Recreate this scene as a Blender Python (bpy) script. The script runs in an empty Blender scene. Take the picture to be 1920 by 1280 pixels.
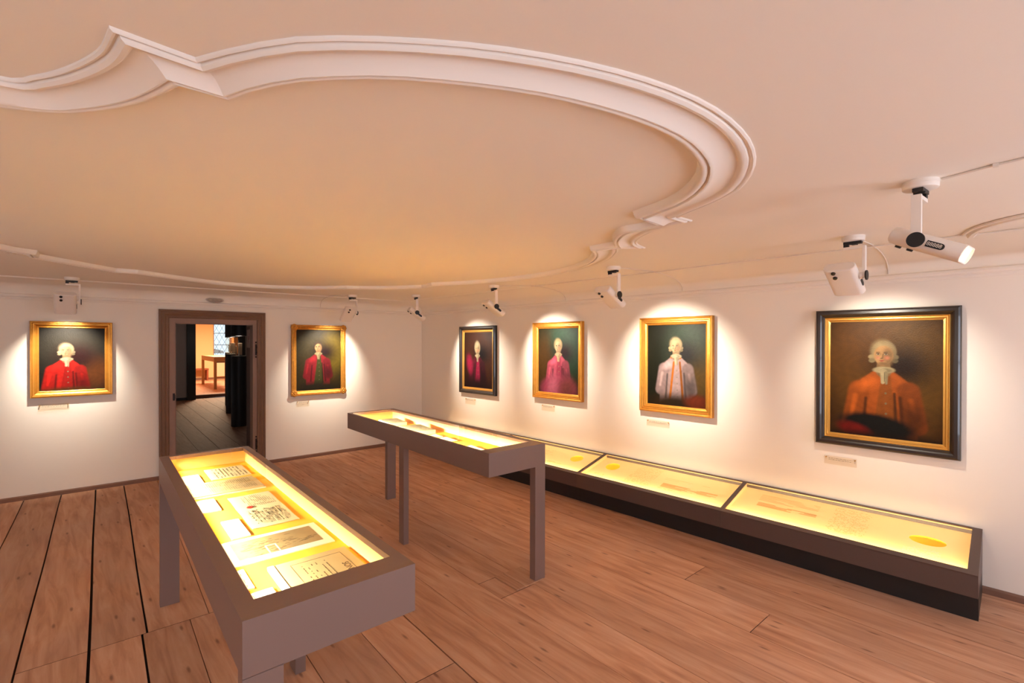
import bpy, bmesh, math, random
from mathutils import Vector, Matrix
random.seed(7)
SC = bpy.context.scene
COL = SC.collection
PI = math.pi

# ------------------------------------------------------------------ camera
cam = bpy.data.cameras.new('camera')
cam_o = bpy.data.objects.new('camera', cam)
COL.objects.link(cam_o)
cam.sensor_fit = 'HORIZONTAL'
cam.sensor_width = 36.0
cam.lens = 896.17 / 1920 * 36.0
cam.shift_y = 7.35 / 1920
cam.clip_start = 0.05
cam.clip_end = 200
_yaw, _pitch, _roll = 0.761, -0.0054, 0.0015
_f = Vector((math.sin(_yaw) * math.cos(_pitch), math.cos(_yaw) * math.cos(_pitch), math.sin(_pitch)))
_r0 = Vector((math.cos(_yaw), -math.sin(_yaw), 0)); _u0 = _r0.cross(_f)
_r = math.cos(_roll) * _r0 + math.sin(_roll) * _u0
_u = -math.sin(_roll) * _r0 + math.cos(_roll) * _u0
cam_o.matrix_world = Matrix(((_r.x, _u.x, -_f.x, 0), (_r.y, _u.y, -_f.y, 0), (_r.z, _u.z, -_f.z, 1.7), (0, 0, 0, 1)))
SC.camera = cam_o

# ------------------------------------------------------------------ view, world, daylight
vs = SC.view_settings
vs.view_transform = 'Standard'
try: vs.look = 'None'
except Exception: pass
vs.gamma = 1.0
vs.use_curve_mapping = False
vs.exposure = 1.64
SC.cycles.max_bounces = 10
SC.cycles.diffuse_bounces = 6
SC.cycles.transparent_max_bounces = 16
SC.cycles.caustics_reflective = False
SC.cycles.caustics_refractive = False
SC.cycles.sample_clamp_indirect = 6.0
SC.cycles.use_denoising = True

world = bpy.data.worlds.new('sky'); SC.world = world
world.use_nodes = True
_bg = world.node_tree.nodes['Background']
_bg.inputs['Color'].default_value = (0.82, 0.93, 1.0, 1)
_bg.inputs['Strength'].default_value = 0.48

def area_light(name, loc, direction, sx, sy, energy, color, spread=PI):
    l = bpy.data.lights.new(name, 'AREA'); l.shape = 'RECTANGLE'
    l.size = sx; l.size_y = sy; l.energy = energy; l.color = color
    try: l.spread = spread
    except Exception: pass
    o = bpy.data.objects.new(name, l); COL.objects.link(o)
    o.location = loc
    o.rotation_euler = Vector(direction).to_track_quat('-Z', 'Y').to_euler()
    return o
DAY = (0.93, 0.89, 0.97)
# daylight through the windows of the wall behind the camera
E_DAY = 15
for _x in (-1.1, 1.2, 3.3):
    area_light('window_daylight', (_x, -2.02, 1.35), (0, 1, -0.05), 0.95, 1.35, E_DAY, DAY)
# warm fill added at the unseen left-wall windows to lift the ambient
for _y, _e in ((1.2, 4), (4.2, 9)):
    area_light('window_daylight', (-2.98, _y, 1.35), (1, 0, -0.05), 0.95, 1.35, _e, (1.0, 0.87, 0.80))
# fill lights added in the room past the passage, and in the passage
area_light('room_lamp_light', (4.6, 20.5, 2.7), (0, 0, -1), 1.2, 1.2, 120, (1, .74, .48))
area_light('passage_lamp_light', (3.4, 12.6, 2.3), (0, 0, -1), 0.5, 2.5, 1.4, (1, .84, .74))

# ------------------------------------------------------------------ materials
def lin(c):
    r = []
    for v in c:
        v = v / 255.0
        r.append(v / 12.92 if v <= 0.04045 else ((v + 0.055) / 1.055) ** 2.4)
    return tuple(r)

def mat(name, col, rough=0.6, metal=0.0, bump=0.0, bscale=60.0, var=0.0, vscale=4.0, spec=0.5, emit=None, estr=0.0, coat=0.0):
    m = bpy.data.materials.new(name); m.use_nodes = True
    nt = m.node_tree; b = nt.nodes['Principled BSDF']
    c = lin(col)
    b.inputs['Base Color'].default_value = (*c, 1)
    b.inputs['Roughness'].default_value = rough
    b.inputs['Metallic'].default_value = metal
    b.inputs['Specular IOR Level'].default_value = spec
    b.inputs['Coat Weight'].default_value = coat
    tc = nt.nodes.new('ShaderNodeTexCoord')
    if var > 0:
        n = nt.nodes.new('ShaderNodeTexNoise'); n.inputs['Scale'].default_value = vscale; n.inputs['Detail'].default_value = 5
        nt.links.new(tc.outputs['Object'], n.inputs['Vector'])
        mx = nt.nodes.new('ShaderNodeMix'); mx.data_type = 'RGBA'
        mx.inputs['A'].default_value = (*[v * (1 - var) for v in c], 1)
        mx.inputs['B'].default_value = (*[min(1, v * (1 + var)) for v in c], 1)
        nt.links.new(n.outputs['Fac'], mx.inputs['Factor'])
        nt.links.new(mx.outputs['Result'], b.inputs['Base Color'])
    if bump > 0:
        n2 = nt.nodes.new('ShaderNodeTexNoise'); n2.inputs['Scale'].default_value = bscale; n2.inputs['Detail'].default_value = 4
        nt.links.new(tc.outputs['Object'], n2.inputs['Vector'])
        bp = nt.nodes.new('ShaderNodeBump'); bp.inputs['Strength'].default_value = bump; bp.inputs['Distance'].default_value = 0.01
        nt.links.new(n2.outputs['Fac'], bp.inputs['Height'])
        nt.links.new(bp.outputs['Normal'], b.inputs['Normal'])
    if emit:
        b.inputs['Emission Color'].default_value = (*lin(emit), 1)
        b.inputs['Emission Strength'].default_value = estr
    return m

def glass_mat(name, tint=(255, 255, 255), refl=1.0, rough=0.0):
    m = bpy.data.materials.new(name); m.use_nodes = True
    nt = m.node_tree
    for n in list(nt.nodes): nt.nodes.remove(n)
    out = nt.nodes.new('ShaderNodeOutputMaterial')
    tr = nt.nodes.new('ShaderNodeBsdfTransparent'); tr.inputs['Color'].default_value = (*lin(tint), 1)
    gl = nt.nodes.new('ShaderNodeBsdfGlossy'); gl.inputs['Roughness'].default_value = rough
    fr = nt.nodes.new('ShaderNodeFresnel'); fr.inputs['IOR'].default_value = 1.45
    mu = nt.nodes.new('ShaderNodeMath'); mu.operation = 'MULTIPLY'; mu.inputs[1].default_value = refl
    mx = nt.nodes.new('ShaderNodeMixShader')
    ge = nt.nodes.new('ShaderNodeNewGeometry'); fm = nt.nodes.new('ShaderNodeMath'); fm.operation = 'SUBTRACT'; fm.inputs[0].default_value = 1.0
    m2 = nt.nodes.new('ShaderNodeMath'); m2.operation = 'MULTIPLY'                # only the outer face of the pane reflects
    nt.links.new(ge.outputs['Backfacing'], fm.inputs[1])
    nt.links.new(fr.outputs[0], mu.inputs[0]); nt.links.new(mu.outputs[0], m2.inputs[0]); nt.links.new(fm.outputs[0], m2.inputs[1]); nt.links.new(m2.outputs[0], mx.inputs[0])
    nt.links.new(tr.outputs[0], mx.inputs[1]); nt.links.new(gl.outputs[0], mx.inputs[2])
    nt.links.new(mx.outputs[0], out.inputs[0])
    return m

def wood_floor_mat(name, dark=1.0):
    m = bpy.data.materials.new(name); m.use_nodes = True
    nt = m.node_tree; b = nt.nodes['Principled BSDF']; L = nt.links
    at = nt.nodes.new('ShaderNodeAttribute'); at.attribute_name = 'board'
    tc = nt.nodes.new('ShaderNodeTexCoord')
    # every board gets its own piece of grain
    sx = nt.nodes.new('ShaderNodeVectorMath'); sx.operation = 'MULTIPLY'; sx.inputs[1].default_value = (37.0, 23.0, 11.0)
    comb = nt.nodes.new('ShaderNodeCombineXYZ')
    L.new(at.outputs['Fac'], comb.inputs[0]); L.new(at.outputs['Fac'], comb.inputs[1]); L.new(at.outputs['Fac'], comb.inputs[2])
    L.new(comb.outputs[0], sx.inputs[0])
    add = nt.nodes.new('ShaderNodeVectorMath'); add.operation = 'ADD'
    L.new(tc.outputs['Object'], add.inputs[0]); L.new(sx.outputs[0], add.inputs[1])
    mp = nt.nodes.new('ShaderNodeMapping'); mp.inputs['Scale'].default_value = (15.0, 1.4, 1.0)
    L.new(add.outputs[0], mp.inputs['Vector'])
    gr = nt.nodes.new('ShaderNodeTexNoise'); gr.inputs['Scale'].default_value = 1.3; gr.inputs['Detail'].default_value = 7; gr.inputs['Roughness'].default_value = 0.58; gr.inputs['Distortion'].default_value = 0.7
    L.new(mp.outputs[0], gr.inputs['Vector'])
    cr = nt.nodes.new('ShaderNodeValToRGB')
    cr.color_ramp.elements[0].position = 0.25; cr.color_ramp.elements[0].color = (*lin((int(162*dark), int(111*dark), int(82*dark))), 1)
    cr.color_ramp.elements[1].position = 0.78; cr.color_ramp.elements[1].color = (*lin((int(213*dark), int(168*dark), int(138*dark))), 1)
    e = cr.color_ramp.elements.new(0.5); e.color = (*lin((int(196*dark), int(145*dark), int(112*dark))), 1)
    L.new(gr.outputs['Fac'], cr.inputs['Fac'])
    # board to board tone
    hs = nt.nodes.new('ShaderNodeHueSaturation')
    mr = nt.nodes.new('ShaderNodeMapRange'); mr.inputs['To Min'].default_value = 0.84; mr.inputs['To Max'].default_value = 1.12
    L.new(at.outputs['Fac'], mr.inputs['Value']); L.new(mr.outputs[0], hs.inputs['Value'])
    L.new(cr.outputs['Color'], hs.inputs['Color'])
    # worn grey patches
    wn = nt.nodes.new('ShaderNodeTexNoise'); wn.inputs['Scale'].default_value = 1.3; wn.inputs['Detail'].default_value = 6
    L.new(tc.outputs['Object'], wn.inputs['Vector'])
    wr = nt.nodes.new('ShaderNodeMapRange'); wr.inputs['From Min'].default_value = 0.45; wr.inputs['From Max'].default_value = 0.75; wr.inputs['To Max'].default_value = 0.4
    L.new(wn.outputs['Fac'], wr.inputs['Value'])
    mw = nt.nodes.new('ShaderNodeMix'); mw.data_type = 'RGBA'; mw.inputs['B'].default_value = (*lin((int(176*dark), int(140*dark), int(122*dark))), 1)
    L.new(wr.outputs[0], mw.inputs['Factor']); L.new(hs.outputs['Color'], mw.inputs['A'])
    # knots and nail heads
    mk = nt.nodes.new('ShaderNodeMapping'); mk.inputs['Scale'].default_value = (5.2, 1.3, 1.0)
    L.new(add.outputs[0], mk.inputs['Vector'])
    vo = nt.nodes.new('ShaderNodeTexVoronoi'); vo.voronoi_dimensions = '2D'; vo.inputs['Scale'].default_value = 1.0; vo.inputs['Randomness'].default_value = 1.0
    L.new(mk.outputs[0], vo.inputs['Vector'])
    kr = nt.nodes.new('ShaderNodeMapRange'); kr.inputs['From Min'].default_value = 0.018; kr.inputs['From Max'].default_value = 0.055; kr.inputs['To Min'].default_value = 0.6; kr.inputs['To Max'].default_value = 0.0
    L.new(vo.outputs['Distance'], kr.inputs['Value'])
    m3 = nt.nodes.new('ShaderNodeMix'); m3.data_type = 'RGBA'; m3.inputs['B'].default_value = (*lin((int(92*dark), int(50*dark), int(36*dark))), 1)
    L.new(kr.outputs[0], m3.inputs['Factor']); L.new(mw.outputs['Result'], m3.inputs['A'])
    L.new(m3.outputs['Result'], b.inputs['Base Color'])
    b.inputs['Roughness'].default_value = 0.62
    b.inputs['Specular IOR Level'].default_value = 0.35
    bp = nt.nodes.new('ShaderNodeBump'); bp.inputs['Strength'].default_value = 0.25; bp.inputs['Distance'].default_value = 0.004
    L.new(gr.outputs['Fac'], bp.inputs['Height']); L.new(bp.outputs['Normal'], b.inputs['Normal'])
    return m

def canvas_mat():
    m = bpy.data.materials.new('oil_on_canvas'); m.use_nodes = True
    nt = m.node_tree; b = nt.nodes['Principled BSDF']; L = nt.links
    at = nt.nodes.new('ShaderNodeAttribute'); at.attribute_name = 'paint'
    L.new(at.outputs['Color'], b.inputs['Base Color'])
    b.inputs['Roughness'].default_value = 0.46
    b.inputs['Specular IOR Level'].default_value = 0.16
    tc = nt.nodes.new('ShaderNodeTexCoord')
    n = nt.nodes.new('ShaderNodeTexNoise'); n.inputs['Scale'].default_value = 140; n.inputs['Detail'].default_value = 5
    L.new(tc.outputs['Object'], n.inputs['Vector'])
    bp = nt.nodes.new('ShaderNodeBump'); bp.inputs['Strength'].default_value = 0.5; bp.inputs['Distance'].default_value = 0.003
    L.new(n.outputs['Fac'], bp.inputs['Height']); L.new(bp.outputs['Normal'], b.inputs['Normal'])
    return m

M = {}
M['wall'] = mat('white_plaster_wall', (242, 233, 222), 0.9, bump=0.10, bscale=14, spec=0.2)
M['ceil'] = mat('white_plaster_ceiling', (242, 233, 221), 0.9, bump=0.06, bscale=9, spec=0.2)
M['stucco'] = mat('stucco_moulding', (240, 231, 221), 0.8, bump=0.05, bscale=30, spec=0.25)
M['floor'] = wood_floor_mat('old_pine_boards')
M['floor_dark'] = wood_floor_mat('dark_passage_boards', 0.78)  # same boards darkened; the passage's shade is put into the colour
M['silver'] = mat('silvered_base', (214, 205, 200), 0.3, 0.45)
M['gap'] = mat('dark_gap', (24, 14, 10), 0.9)
M['skirt'] = mat('skirting_wood', (128, 92, 74), 0.7, bump=0.2, bscale=40, var=0.15, vscale=12)
M['doorwood'] = mat('brown_door_wood', (124, 92, 70), 0.55, bump=0.1, bscale=25, var=0.10, vscale=10)
M['casing'] = mat('pale_door_casing', (150, 120, 104), 0.6, bump=0.1, bscale=25, var=0.08, vscale=10)
M['doorleaf'] = mat('door_leaf_wood', (96, 66, 52), 0.55, bump=0.15, bscale=25, var=0.12, vscale=10)
M['iron'] = mat('old_iron', (44, 34, 30), 0.5, 0.6)
M['taupe'] = mat('taupe_lacquer', (132, 108, 99), 0.38, 0.15, bump=0.02, bscale=200)
M['lining'] = mat('golden_lining', (255, 184, 56), 0.75, spec=0.2, var=0.04, vscale=3)
M['lining_wall'] = mat('cream_gold_lining', (250, 208, 128), 0.8, spec=0.2)
M['case_glass'] = glass_mat('case_glass', refl=0.75)
M['clear'] = glass_mat('clear_acrylic', (252, 249, 244), refl=0.4)
M['led'] = mat('led_strip', (255, 230, 170), 0.5, emit=(255, 214, 130), estr=6.0)
M['black'] = mat('black_plinth', (30, 27, 27), 0.45)
M['brown_case'] = mat('brown_grey_lacquer', (94, 76, 70), 0.4, 0.15, bump=0.02, bscale=200)
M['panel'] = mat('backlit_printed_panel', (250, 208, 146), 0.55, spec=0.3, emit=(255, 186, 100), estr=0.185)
M['cup'] = mat('backlit_yellow_recess', (255, 205, 40), 0.6, emit=(255, 184, 30), estr=0.16)  # glow added so the shaded recess reads lit inside
M['ochre_ink'] = mat('ochre_ink', (240, 190, 108), 0.7)
M['ink'] = mat('brown_ink', (98, 72, 42), 0.8)
M['darkink'] = mat('dark_ink', (50, 34, 20), 0.8)
M['greyink'] = mat('grey_ink', (112, 98, 78), 0.8)
M['paper'] = mat('cream_paper', (212, 196, 152), 0.85, var=0.05, vscale=9)
M['oldpaper'] = mat('aged_paper', (196, 168, 116), 0.85, var=0.12, vscale=14)
M['whitecard'] = mat('white_card', (232, 224, 200), 0.8)
M['sepia'] = mat('sepia_print', (150, 122, 78), 0.85, var=0.30, vscale=16)
M['seal'] = mat('red_wax_seal', (186, 40, 26), 0.4)
M['gold'] = mat('gilt_wood', (214, 150, 62), 0.36, 0.75, bump=0.25, bscale=60, var=0.18, vscale=18)
M['gold_worn'] = mat('worn_gilt', (205, 142, 58), 0.42, 0.65, bump=0.5, bscale=90, var=0.3, vscale=30)
M['goldslip'] = mat('gilt_slip', (222, 168, 84), 0.32, 0.8, bump=0.1, bscale=60)
M['blackframe'] = mat('black_brown_frame', (40, 30, 26), 0.34, coat=0.3)
M['canvas'] = canvas_mat()
M['lampwhite'] = mat('white_lamp_metal', (236, 226, 216), 0.45)
M['lampblack'] = mat('black_plastic', (18, 16, 16), 0.45)
M['lampgrey'] = mat('grey_scale_plate', (96, 84, 78), 0.5)
M['lens'] = mat('lamp_lens', (255, 250, 235), 0.2, emit=(255, 240, 205), estr=2.2)
M['reflector'] = mat('lamp_reflector', (200, 190, 175), 0.25, 0.9)
M['cable'] = mat('painted_cable', (226, 214, 202), 0.6)
M['glassdome'] = glass_mat('dome_glass', (235, 232, 228), refl=2.2, rough=0.08)
M['ochre_table'] = mat('ochre_table_lacquer', (150, 112, 70), 0.5)  # warm lit tone of the far table put into its colour
M['redwood'] = mat('red_brown_bench_wood', (140, 70, 44), 0.5, bump=0.1, bscale=30)
M['radiator'] = mat('radiator_paint', (222, 200, 170), 0.5)
M['lead'] = mat('window_lead', (70, 74, 80), 0.6)
M['winframe'] = mat('window_frame_paint', (150, 128, 112), 0.6)
M['pane'] = glass_mat('window_glass', (240, 246, 250), refl=0.6)
M['whitepaper'] = mat('sign_paper', (196, 170, 160), 0.8)
M['signred'] = mat('sign_red', (150, 40, 34), 0.7)
M['exhibit'] = mat('pale_exhibit', (214, 178, 140), 0.6)
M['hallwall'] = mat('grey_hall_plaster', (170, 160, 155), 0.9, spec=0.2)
M['roomwall'] = mat('ochre_room_plaster', (232, 196, 150), 0.9, spec=0.2)

# ------------------------------------------------------------------ helpers
class MB:
    """collects shapes and links them as ONE mesh object"""
    def __init__(s): s.v = []; s.f = []; s.mi = []; s.cur = 0
    def vert(s, p): s.v.append(tuple(p)); return len(s.v) - 1
    def face(s, idx): s.f.append(tuple(idx)); s.mi.append(s.cur)
    def poly(s, pts): s.face([s.vert(p) for p in pts])
    def box(s, x0, x1, y0, y1, z0, z1, T=None):
        c = [(x0, y0, z0), (x1, y0, z0), (x1, y1, z0), (x0, y1, z0), (x0, y0, z1), (x1, y0, z1), (x1, y1, z1), (x0, y1, z1)]
        if T: c = [T @ Vector(p) for p in c]
        b = [s.vert(p) for p in c]
        for q in ((0, 3, 2, 1), (4, 5, 6, 7), (0, 1, 5, 4), (1, 2, 6, 5), (2, 3, 7, 6), (3, 0, 4, 7)): s.face([b[i] for i in q])
    def prism(s, poly, d0, d1, fn):
        """poly: list of 2-D points, extruded from d0 to d1; fn(a, b, d) -> point"""
        n = len(poly)
        A = [s.vert(fn(a, b, d0)) for a, b in poly]; B = [s.vert(fn(a, b, d1)) for a, b in poly]
        s.face(A[::-1]); s.face(B)
        for i in range(n): s.face((A[i], A[(i + 1) % n], B[(i + 1) % n], B[i]))
    def tube(s, path, r, n=8, caps=True):
        path = [Vector(p) for p in path]; rings = []
        for i, p in enumerate(path):
            d = (path[min(i + 1, len(path) - 1)] - path[max(i - 1, 0)]).normalized()
            a = d.orthogonal().normalized() if i == 0 else (a - d * a.dot(d)).normalized()
            b = d.cross(a); rr = r[i] if isinstance(r, (list, tuple)) else r
            rings.append([s.vert(p + (a * math.cos(t) + b * math.sin(t)) * rr) for t in [2 * PI * k / n for k in range(n)]])
        for i in range(len(rings) - 1):
            for k in range(n): s.face((rings[i][k], rings[i][(k + 1) % n], rings[i + 1][(k + 1) % n], rings[i + 1][k]))
        if caps: s.face(rings[0][::-1]); s.face(rings[-1])
    def cyl(s, p0, p1, r0, r1=None, n=24): s.tube([p0, p1], [r0, r0 if r1 is None else r1], n)
    def lathe(s, prof, center=(0, 0, 0), n=32):
        cx, cy, cz = center; rings = []
        for r, z in prof: rings.append([s.vert((cx + r * math.cos(2 * PI * k / n), cy + r * math.sin(2 * PI * k / n), cz + z)) for k in range(n)])
        for i in range(len(rings) - 1):
            for k in range(n): s.face((rings[i][k], rings[i][(k + 1) % n], rings[i + 1][(k + 1) % n], rings[i + 1][k]))
        s.face(rings[0][::-1]); s.face(rings[-1])
    def ring(s, w, h, prof, close=True):
        """mitred profile round a rectangle w x h (local x right, z up, centre bottom at 0); prof: (inset, y)"""
        loops = []
        for ins, y in prof:
            loops.append([s.vert(p) for p in ((-w / 2 + ins, y, ins), (w / 2 - ins, y, ins), (w / 2 - ins, y, h - ins), (-w / 2 + ins, y, h - ins))])
        n = len(loops); rng = range(n) if close else range(n - 1)
        for i in rng:
            a, b = loops[i], loops[(i + 1) % n]
            for k in range(4): s.face((a[k], a[(k + 1) % 4], b[(k + 1) % 4], b[k]))
    def build(s, name, m, parent=None, loc=None, rz=0.0, smooth=False, bevel=0.0, kind=None, fix=True):
        me = bpy.data.meshes.new(name); me.from_pydata(s.v, [], s.f)
        ms = m if isinstance(m, (list, tuple)) else [m]
        for x in ms: me.materials.append(x)
        if len(ms) > 1:
            for p, i in zip(me.polygons, s.mi): p.material_index = i
        if bevel or fix:
            bm = bmesh.new(); bm.from_mesh(me)
            if bevel:
                bmesh.ops.remove_doubles(bm, verts=bm.verts, dist=1e-6)
                ed = [e for e in bm.edges if len(e.link_faces) == 2 and e.calc_face_angle(0) > 0.6]
                bmesh.ops.bevel(bm, geom=ed, offset=bevel, segments=2, affect='EDGES', profile=0.6)
            bmesh.ops.recalc_face_normals(bm, faces=bm.faces)
            bm.to_mesh(me); bm.free()
        if smooth:
            for p in me.polygons: p.use_smooth = True
            try: me.set_sharp_from_angle(angle=math.radians(38))
            except Exception: pass
        o = bpy.data.objects.new(name, me); COL.objects.link(o)
        if parent: o.parent = parent
        if loc is not None: o.location = loc
        o.rotation_euler.z = rz
        if kind: o['kind'] = kind
        return o

def tag(o, label, cat, group=None):
    o['label'] = label; o['category'] = cat
    if group: o['group'] = group
    return o
def thing(name, label, cat, loc=(0, 0, 0), rz=0.0, group=None):
    o = bpy.data.objects.new(name, None); COL.objects.link(o)
    o.location = loc; o.rotation_euler.z = rz; o.empty_display_size = 0.1
    return tag(o, label, cat, group)
def copy_tree(o, parent=None):
    c = o.copy(); COL.objects.link(c)
    if parent: c.parent = parent
    for ch in [x for x in COL.objects if x.parent == o]: copy_tree(ch, c)
    return c
def spline(pts, n):
    """centripetal-ish Catmull-Rom through 2-D points, n samples evenly by length"""
    P = [Vector((*p, 0)) for p in pts]
    if len(P) == 2: return [tuple((P[0].lerp(P[1], i / (n - 1)))[:2]) for i in range(n)]
    Q = [P[0] * 2 - P[1]] + P + [P[-1] * 2 - P[-2]]
    D = []
    for i in range(1, len(Q) - 2):
        a, b, c, d = Q[i - 1:i + 3]
        for k in range(16):
            t = k / 16
            D.append(0.5 * ((2 * b) + (c - a) * t + (2 * a - 5 * b + 4 * c - d) * t * t + (3 * b - a - 3 * c + d) * t ** 3))
    D.append(P[-1])
    S = [0]
    for i in range(1, len(D)): S.append(S[-1] + (D[i] - D[i - 1]).length)
    out = []; j = 0
    for i in range(n):
        t = S[-1] * i / (n - 1)
        while j < len(S) - 2 and S[j + 1] < t: j += 1
        w = (t - S[j]) / max(1e-9, S[j + 1] - S[j]); out.append(tuple(D[j].lerp(D[j + 1], min(1, max(0, w)))[:2]))
    return out

# ------------------------------------------------------------------ room shell
WX = 4.58; WY = 7.08; WA = -0.0545; TW = math.tan(WA)       # right wall x, corner y, slant of the back wall
ZC = 2.37; ZR = 2.215
XL, YF = -2.6, -1.9
def wy(x): return WY + TW * (x - WX)
def back(t, off=0.0, z=0.0):                                 # t metres left of the corner, off metres into the room
    return Vector((WX - t * math.cos(WA) + off * math.sin(WA), WY - t * math.sin(WA) - off * math.cos(WA), z))
DX0, DX1, DZ = 1.016, 2.03, 1.99                             # rough doorway in the back wall

def wall_slab(name, a, b, n, z0, z1, th, m, holes=()):
    """wall from a to b (2-D), n = outward normal, rectangular holes (s0, s1, z0, z1) along its length"""
    a = Vector((*a, 0)); b = Vector((*b, 0)); L = (b - a).length; d = (b - a) / L; n = Vector((*n, 0))
    xs = sorted({0, L, *[h[0] for h in holes], *[h[1] for h in holes]}); zs = sorted({z0, z1, *[h[2] for h in holes], *[h[3] for h in holes]})
    mb = MB()
    for i in range(len(xs) - 1):
        for j in range(len(zs) - 1):
            cx = (xs[i] + xs[i + 1]) / 2; cz = (zs[j] + zs[j + 1]) / 2
            if any(h[0] < cx < h[1] and h[2] < cz < h[3] for h in holes): continue
            mb.prism([(xs[i], zs[j]), (xs[i + 1], zs[j]), (xs[i + 1], zs[j + 1]), (xs[i], zs[j + 1])], 0, th,
                     lambda s_, z_, t_: a + d * s_ + n * t_ + Vector((0, 0, z_)))
    return mb.build(name, m, kind='structure')

bn = (math.sin(-WA), math.cos(WA))
cosw = math.cos(WA)
pa = back(0); pb = back((WX - XL) / cosw)
hole = ((WX - DX1) / cosw, (WX - DX0) / cosw, -0.01, DZ)
wall_slab('wall_back', (pa.x, pa.y), (pb.x, pb.y), bn, 0, 2.45, 0.34, M['wall'], [hole])
wall_slab('wall_right', (WX, WY + 0.34), (WX, YF - 0.3), (1, 0), 0, 2.45, 0.3, M['wall'])
WINF = [(-1.1, 0.95), (1.2, 0.95), (3.3, 0.95)]
wall_slab('wall_front', (XL - 0.4, YF), (WX, YF), (0, -1), 0, 2.45, 0.35, M['wall'], [(x - (XL - 0.4) - w / 2, x - (XL - 0.4) + w / 2, 0.65, 2.05) for x, w in WINF])
WINL = [(1.2, 0.95), (4.2, 0.95)]
wall_slab('wall_left', (XL, wy(XL) + 0.3), (XL, YF), (-1, 0), 0, 2.45, 0.35, M['wall'], [(wy(XL) + 0.3 - y - w / 2, wy(XL) + 0.3 - y + w / 2, 0.65, 2.05) for y, w in WINL])

def window(name, cx, cy, rz, w=0.95, z0=0.65, z1=2.05, lattice=False):
    """casement in local x-z plane"""
    t = MB(); h = z1 - z0
    t.ring(w, h, [(0, -0.03), (0.05, -0.03), (0.05, 0.03), (0, 0.03)])
    o = t.build(name, M['winframe'], loc=(cx, cy, z0), rz=rz, kind='structure')
    b = MB(); b.box(-0.02, 0.02, -0.025, 0.025, 0.05, h - 0.05); b.box(-w / 2 + 0.05, w / 2 - 0.05, -0.02, 0.02, h * 0.6 - 0.015, h * 0.6 + 0.015)
    b.build('glazing_bar', M['winframe'], o)
    p = MB(); p.box(-w / 2 + 0.05, w / 2 - 0.05, -0.003, 0.003, 0.05, h - 0.05); p.build('window_pane', M['pane'], o)
    return o
k = 0
for x, w in WINF: k += 1; window('window_%d' % k, x, YF - 0.06, 0)
for y, w in WINL: k += 1; window('window_%d' % k, XL - 0.18, y, PI / 2)

# ceiling: flat field, cove down to the picture rail on every wall
def inset_quad(dr, db, dl, df):
    """corners of the room inset by dr (right), db (back), dl (left), df (front)"""
    x1 = WX - dr; x0 = XL + dl; y0 = YF + df
    yb = lambda x: wy(x) - db / cosw
    return [(x0, y0), (x1, y0), (x1, yb(x1)), (x0, yb(x0))]
CR, CB = 0.55, 0.36
cove = [(0.004, ZR - 0.01), (0.004, 2.245), (0.035, 2.275), (0.10, 2.303), (0.22, 2.328), (0.40, 2.346), (0.62, 2.357), (0.90, 2.364), (0.935, 2.358), (0.965, 2.358), (1.0, ZC)]
mb = MB(); loops = []
for fr, z in cove:
    loops.append([mb.vert((x, y, z)) for x, y in inset_quad(fr * CR, fr * CB, fr * CR, fr * CR)])
for a, b in zip(loops, loops[1:]):
    for i in range(4): mb.face((a[i], a[(i + 1) % 4], b[(i + 1) % 4], b[i]))
mb.face(loops[-1])
tp = [mb.vert((x, y, 2.62)) for x, y in inset_quad(-0.3, -0.3, -0.3, -0.3)]
mb.face(tp)
ceil_o = mb.build('ceiling', M['ceil'], kind='structure', fix=False)
for p in ceil_o.data.polygons: p.use_smooth = True
try: ceil_o.data.set_sharp_from_angle(angle=math.radians(30))
except Exception: pass

def rail(name, p, q, nrm, prof, m, kind='structure', ext=0.0):
    """profile (out, z) swept straight from p to q"""
    p = Vector((*p, 0)); q = Vector((*q, 0)); n = Vector((*nrm, 0)); d = (q - p).normalized(); p -= d * ext; q += d * ext
    mb = MB()
    mb.prism(prof, 0, (q - p).length, lambda a, b, s_: p + d * s_ + n * a + Vector((0, 0, b)))
    return mb.build(name, m, kind=kind, smooth=False)
railp = [(0, 2.158), (0.008, 2.158), (0.012, 2.170), (0.012, 2.178), (0.022, 2.186), (0.026, 2.198), (0.022, 2.212), (0.014, 2.218), (0, 2.222)]
nb = (-bn[0], -bn[1])
rail('trim_1', (pa.x, pa.y), (pb.x, pb.y), nb, railp, M['stucco'])
rail('trim_2', (WX, WY), (WX, YF), (-1, 0), railp, M['stucco'])
rail('trim_3', (XL, wy(XL)), (XL, YF), (1, 0), railp, M['stucco'])
skp = [(0, 0), (0.016, 0), (0.016, 0.036), (0.010, 0.046), (0, 0.048)]
dl = back((WX - 0.909) / cosw); dr = back((WX - 2.107) / cosw)
rail('baseboard_back', (pa.x, pa.y), (dr.x, dr.y), nb, skp, M['skirt'])
rail('baseboard_back', (dl.x, dl.y), (pb.x, pb.y), nb, skp, M['skirt'])
rail('baseboard_right', (WX, WY), (WX, YF), (-1, 0), skp, M['skirt'])
rail('baseboard_left', (XL, wy(XL)), (XL, YF), (1, 0), skp, M['skirt'])
rail('baseboard_front', (XL, YF), (WX, YF), (0, 1), skp, M['skirt'])

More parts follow.
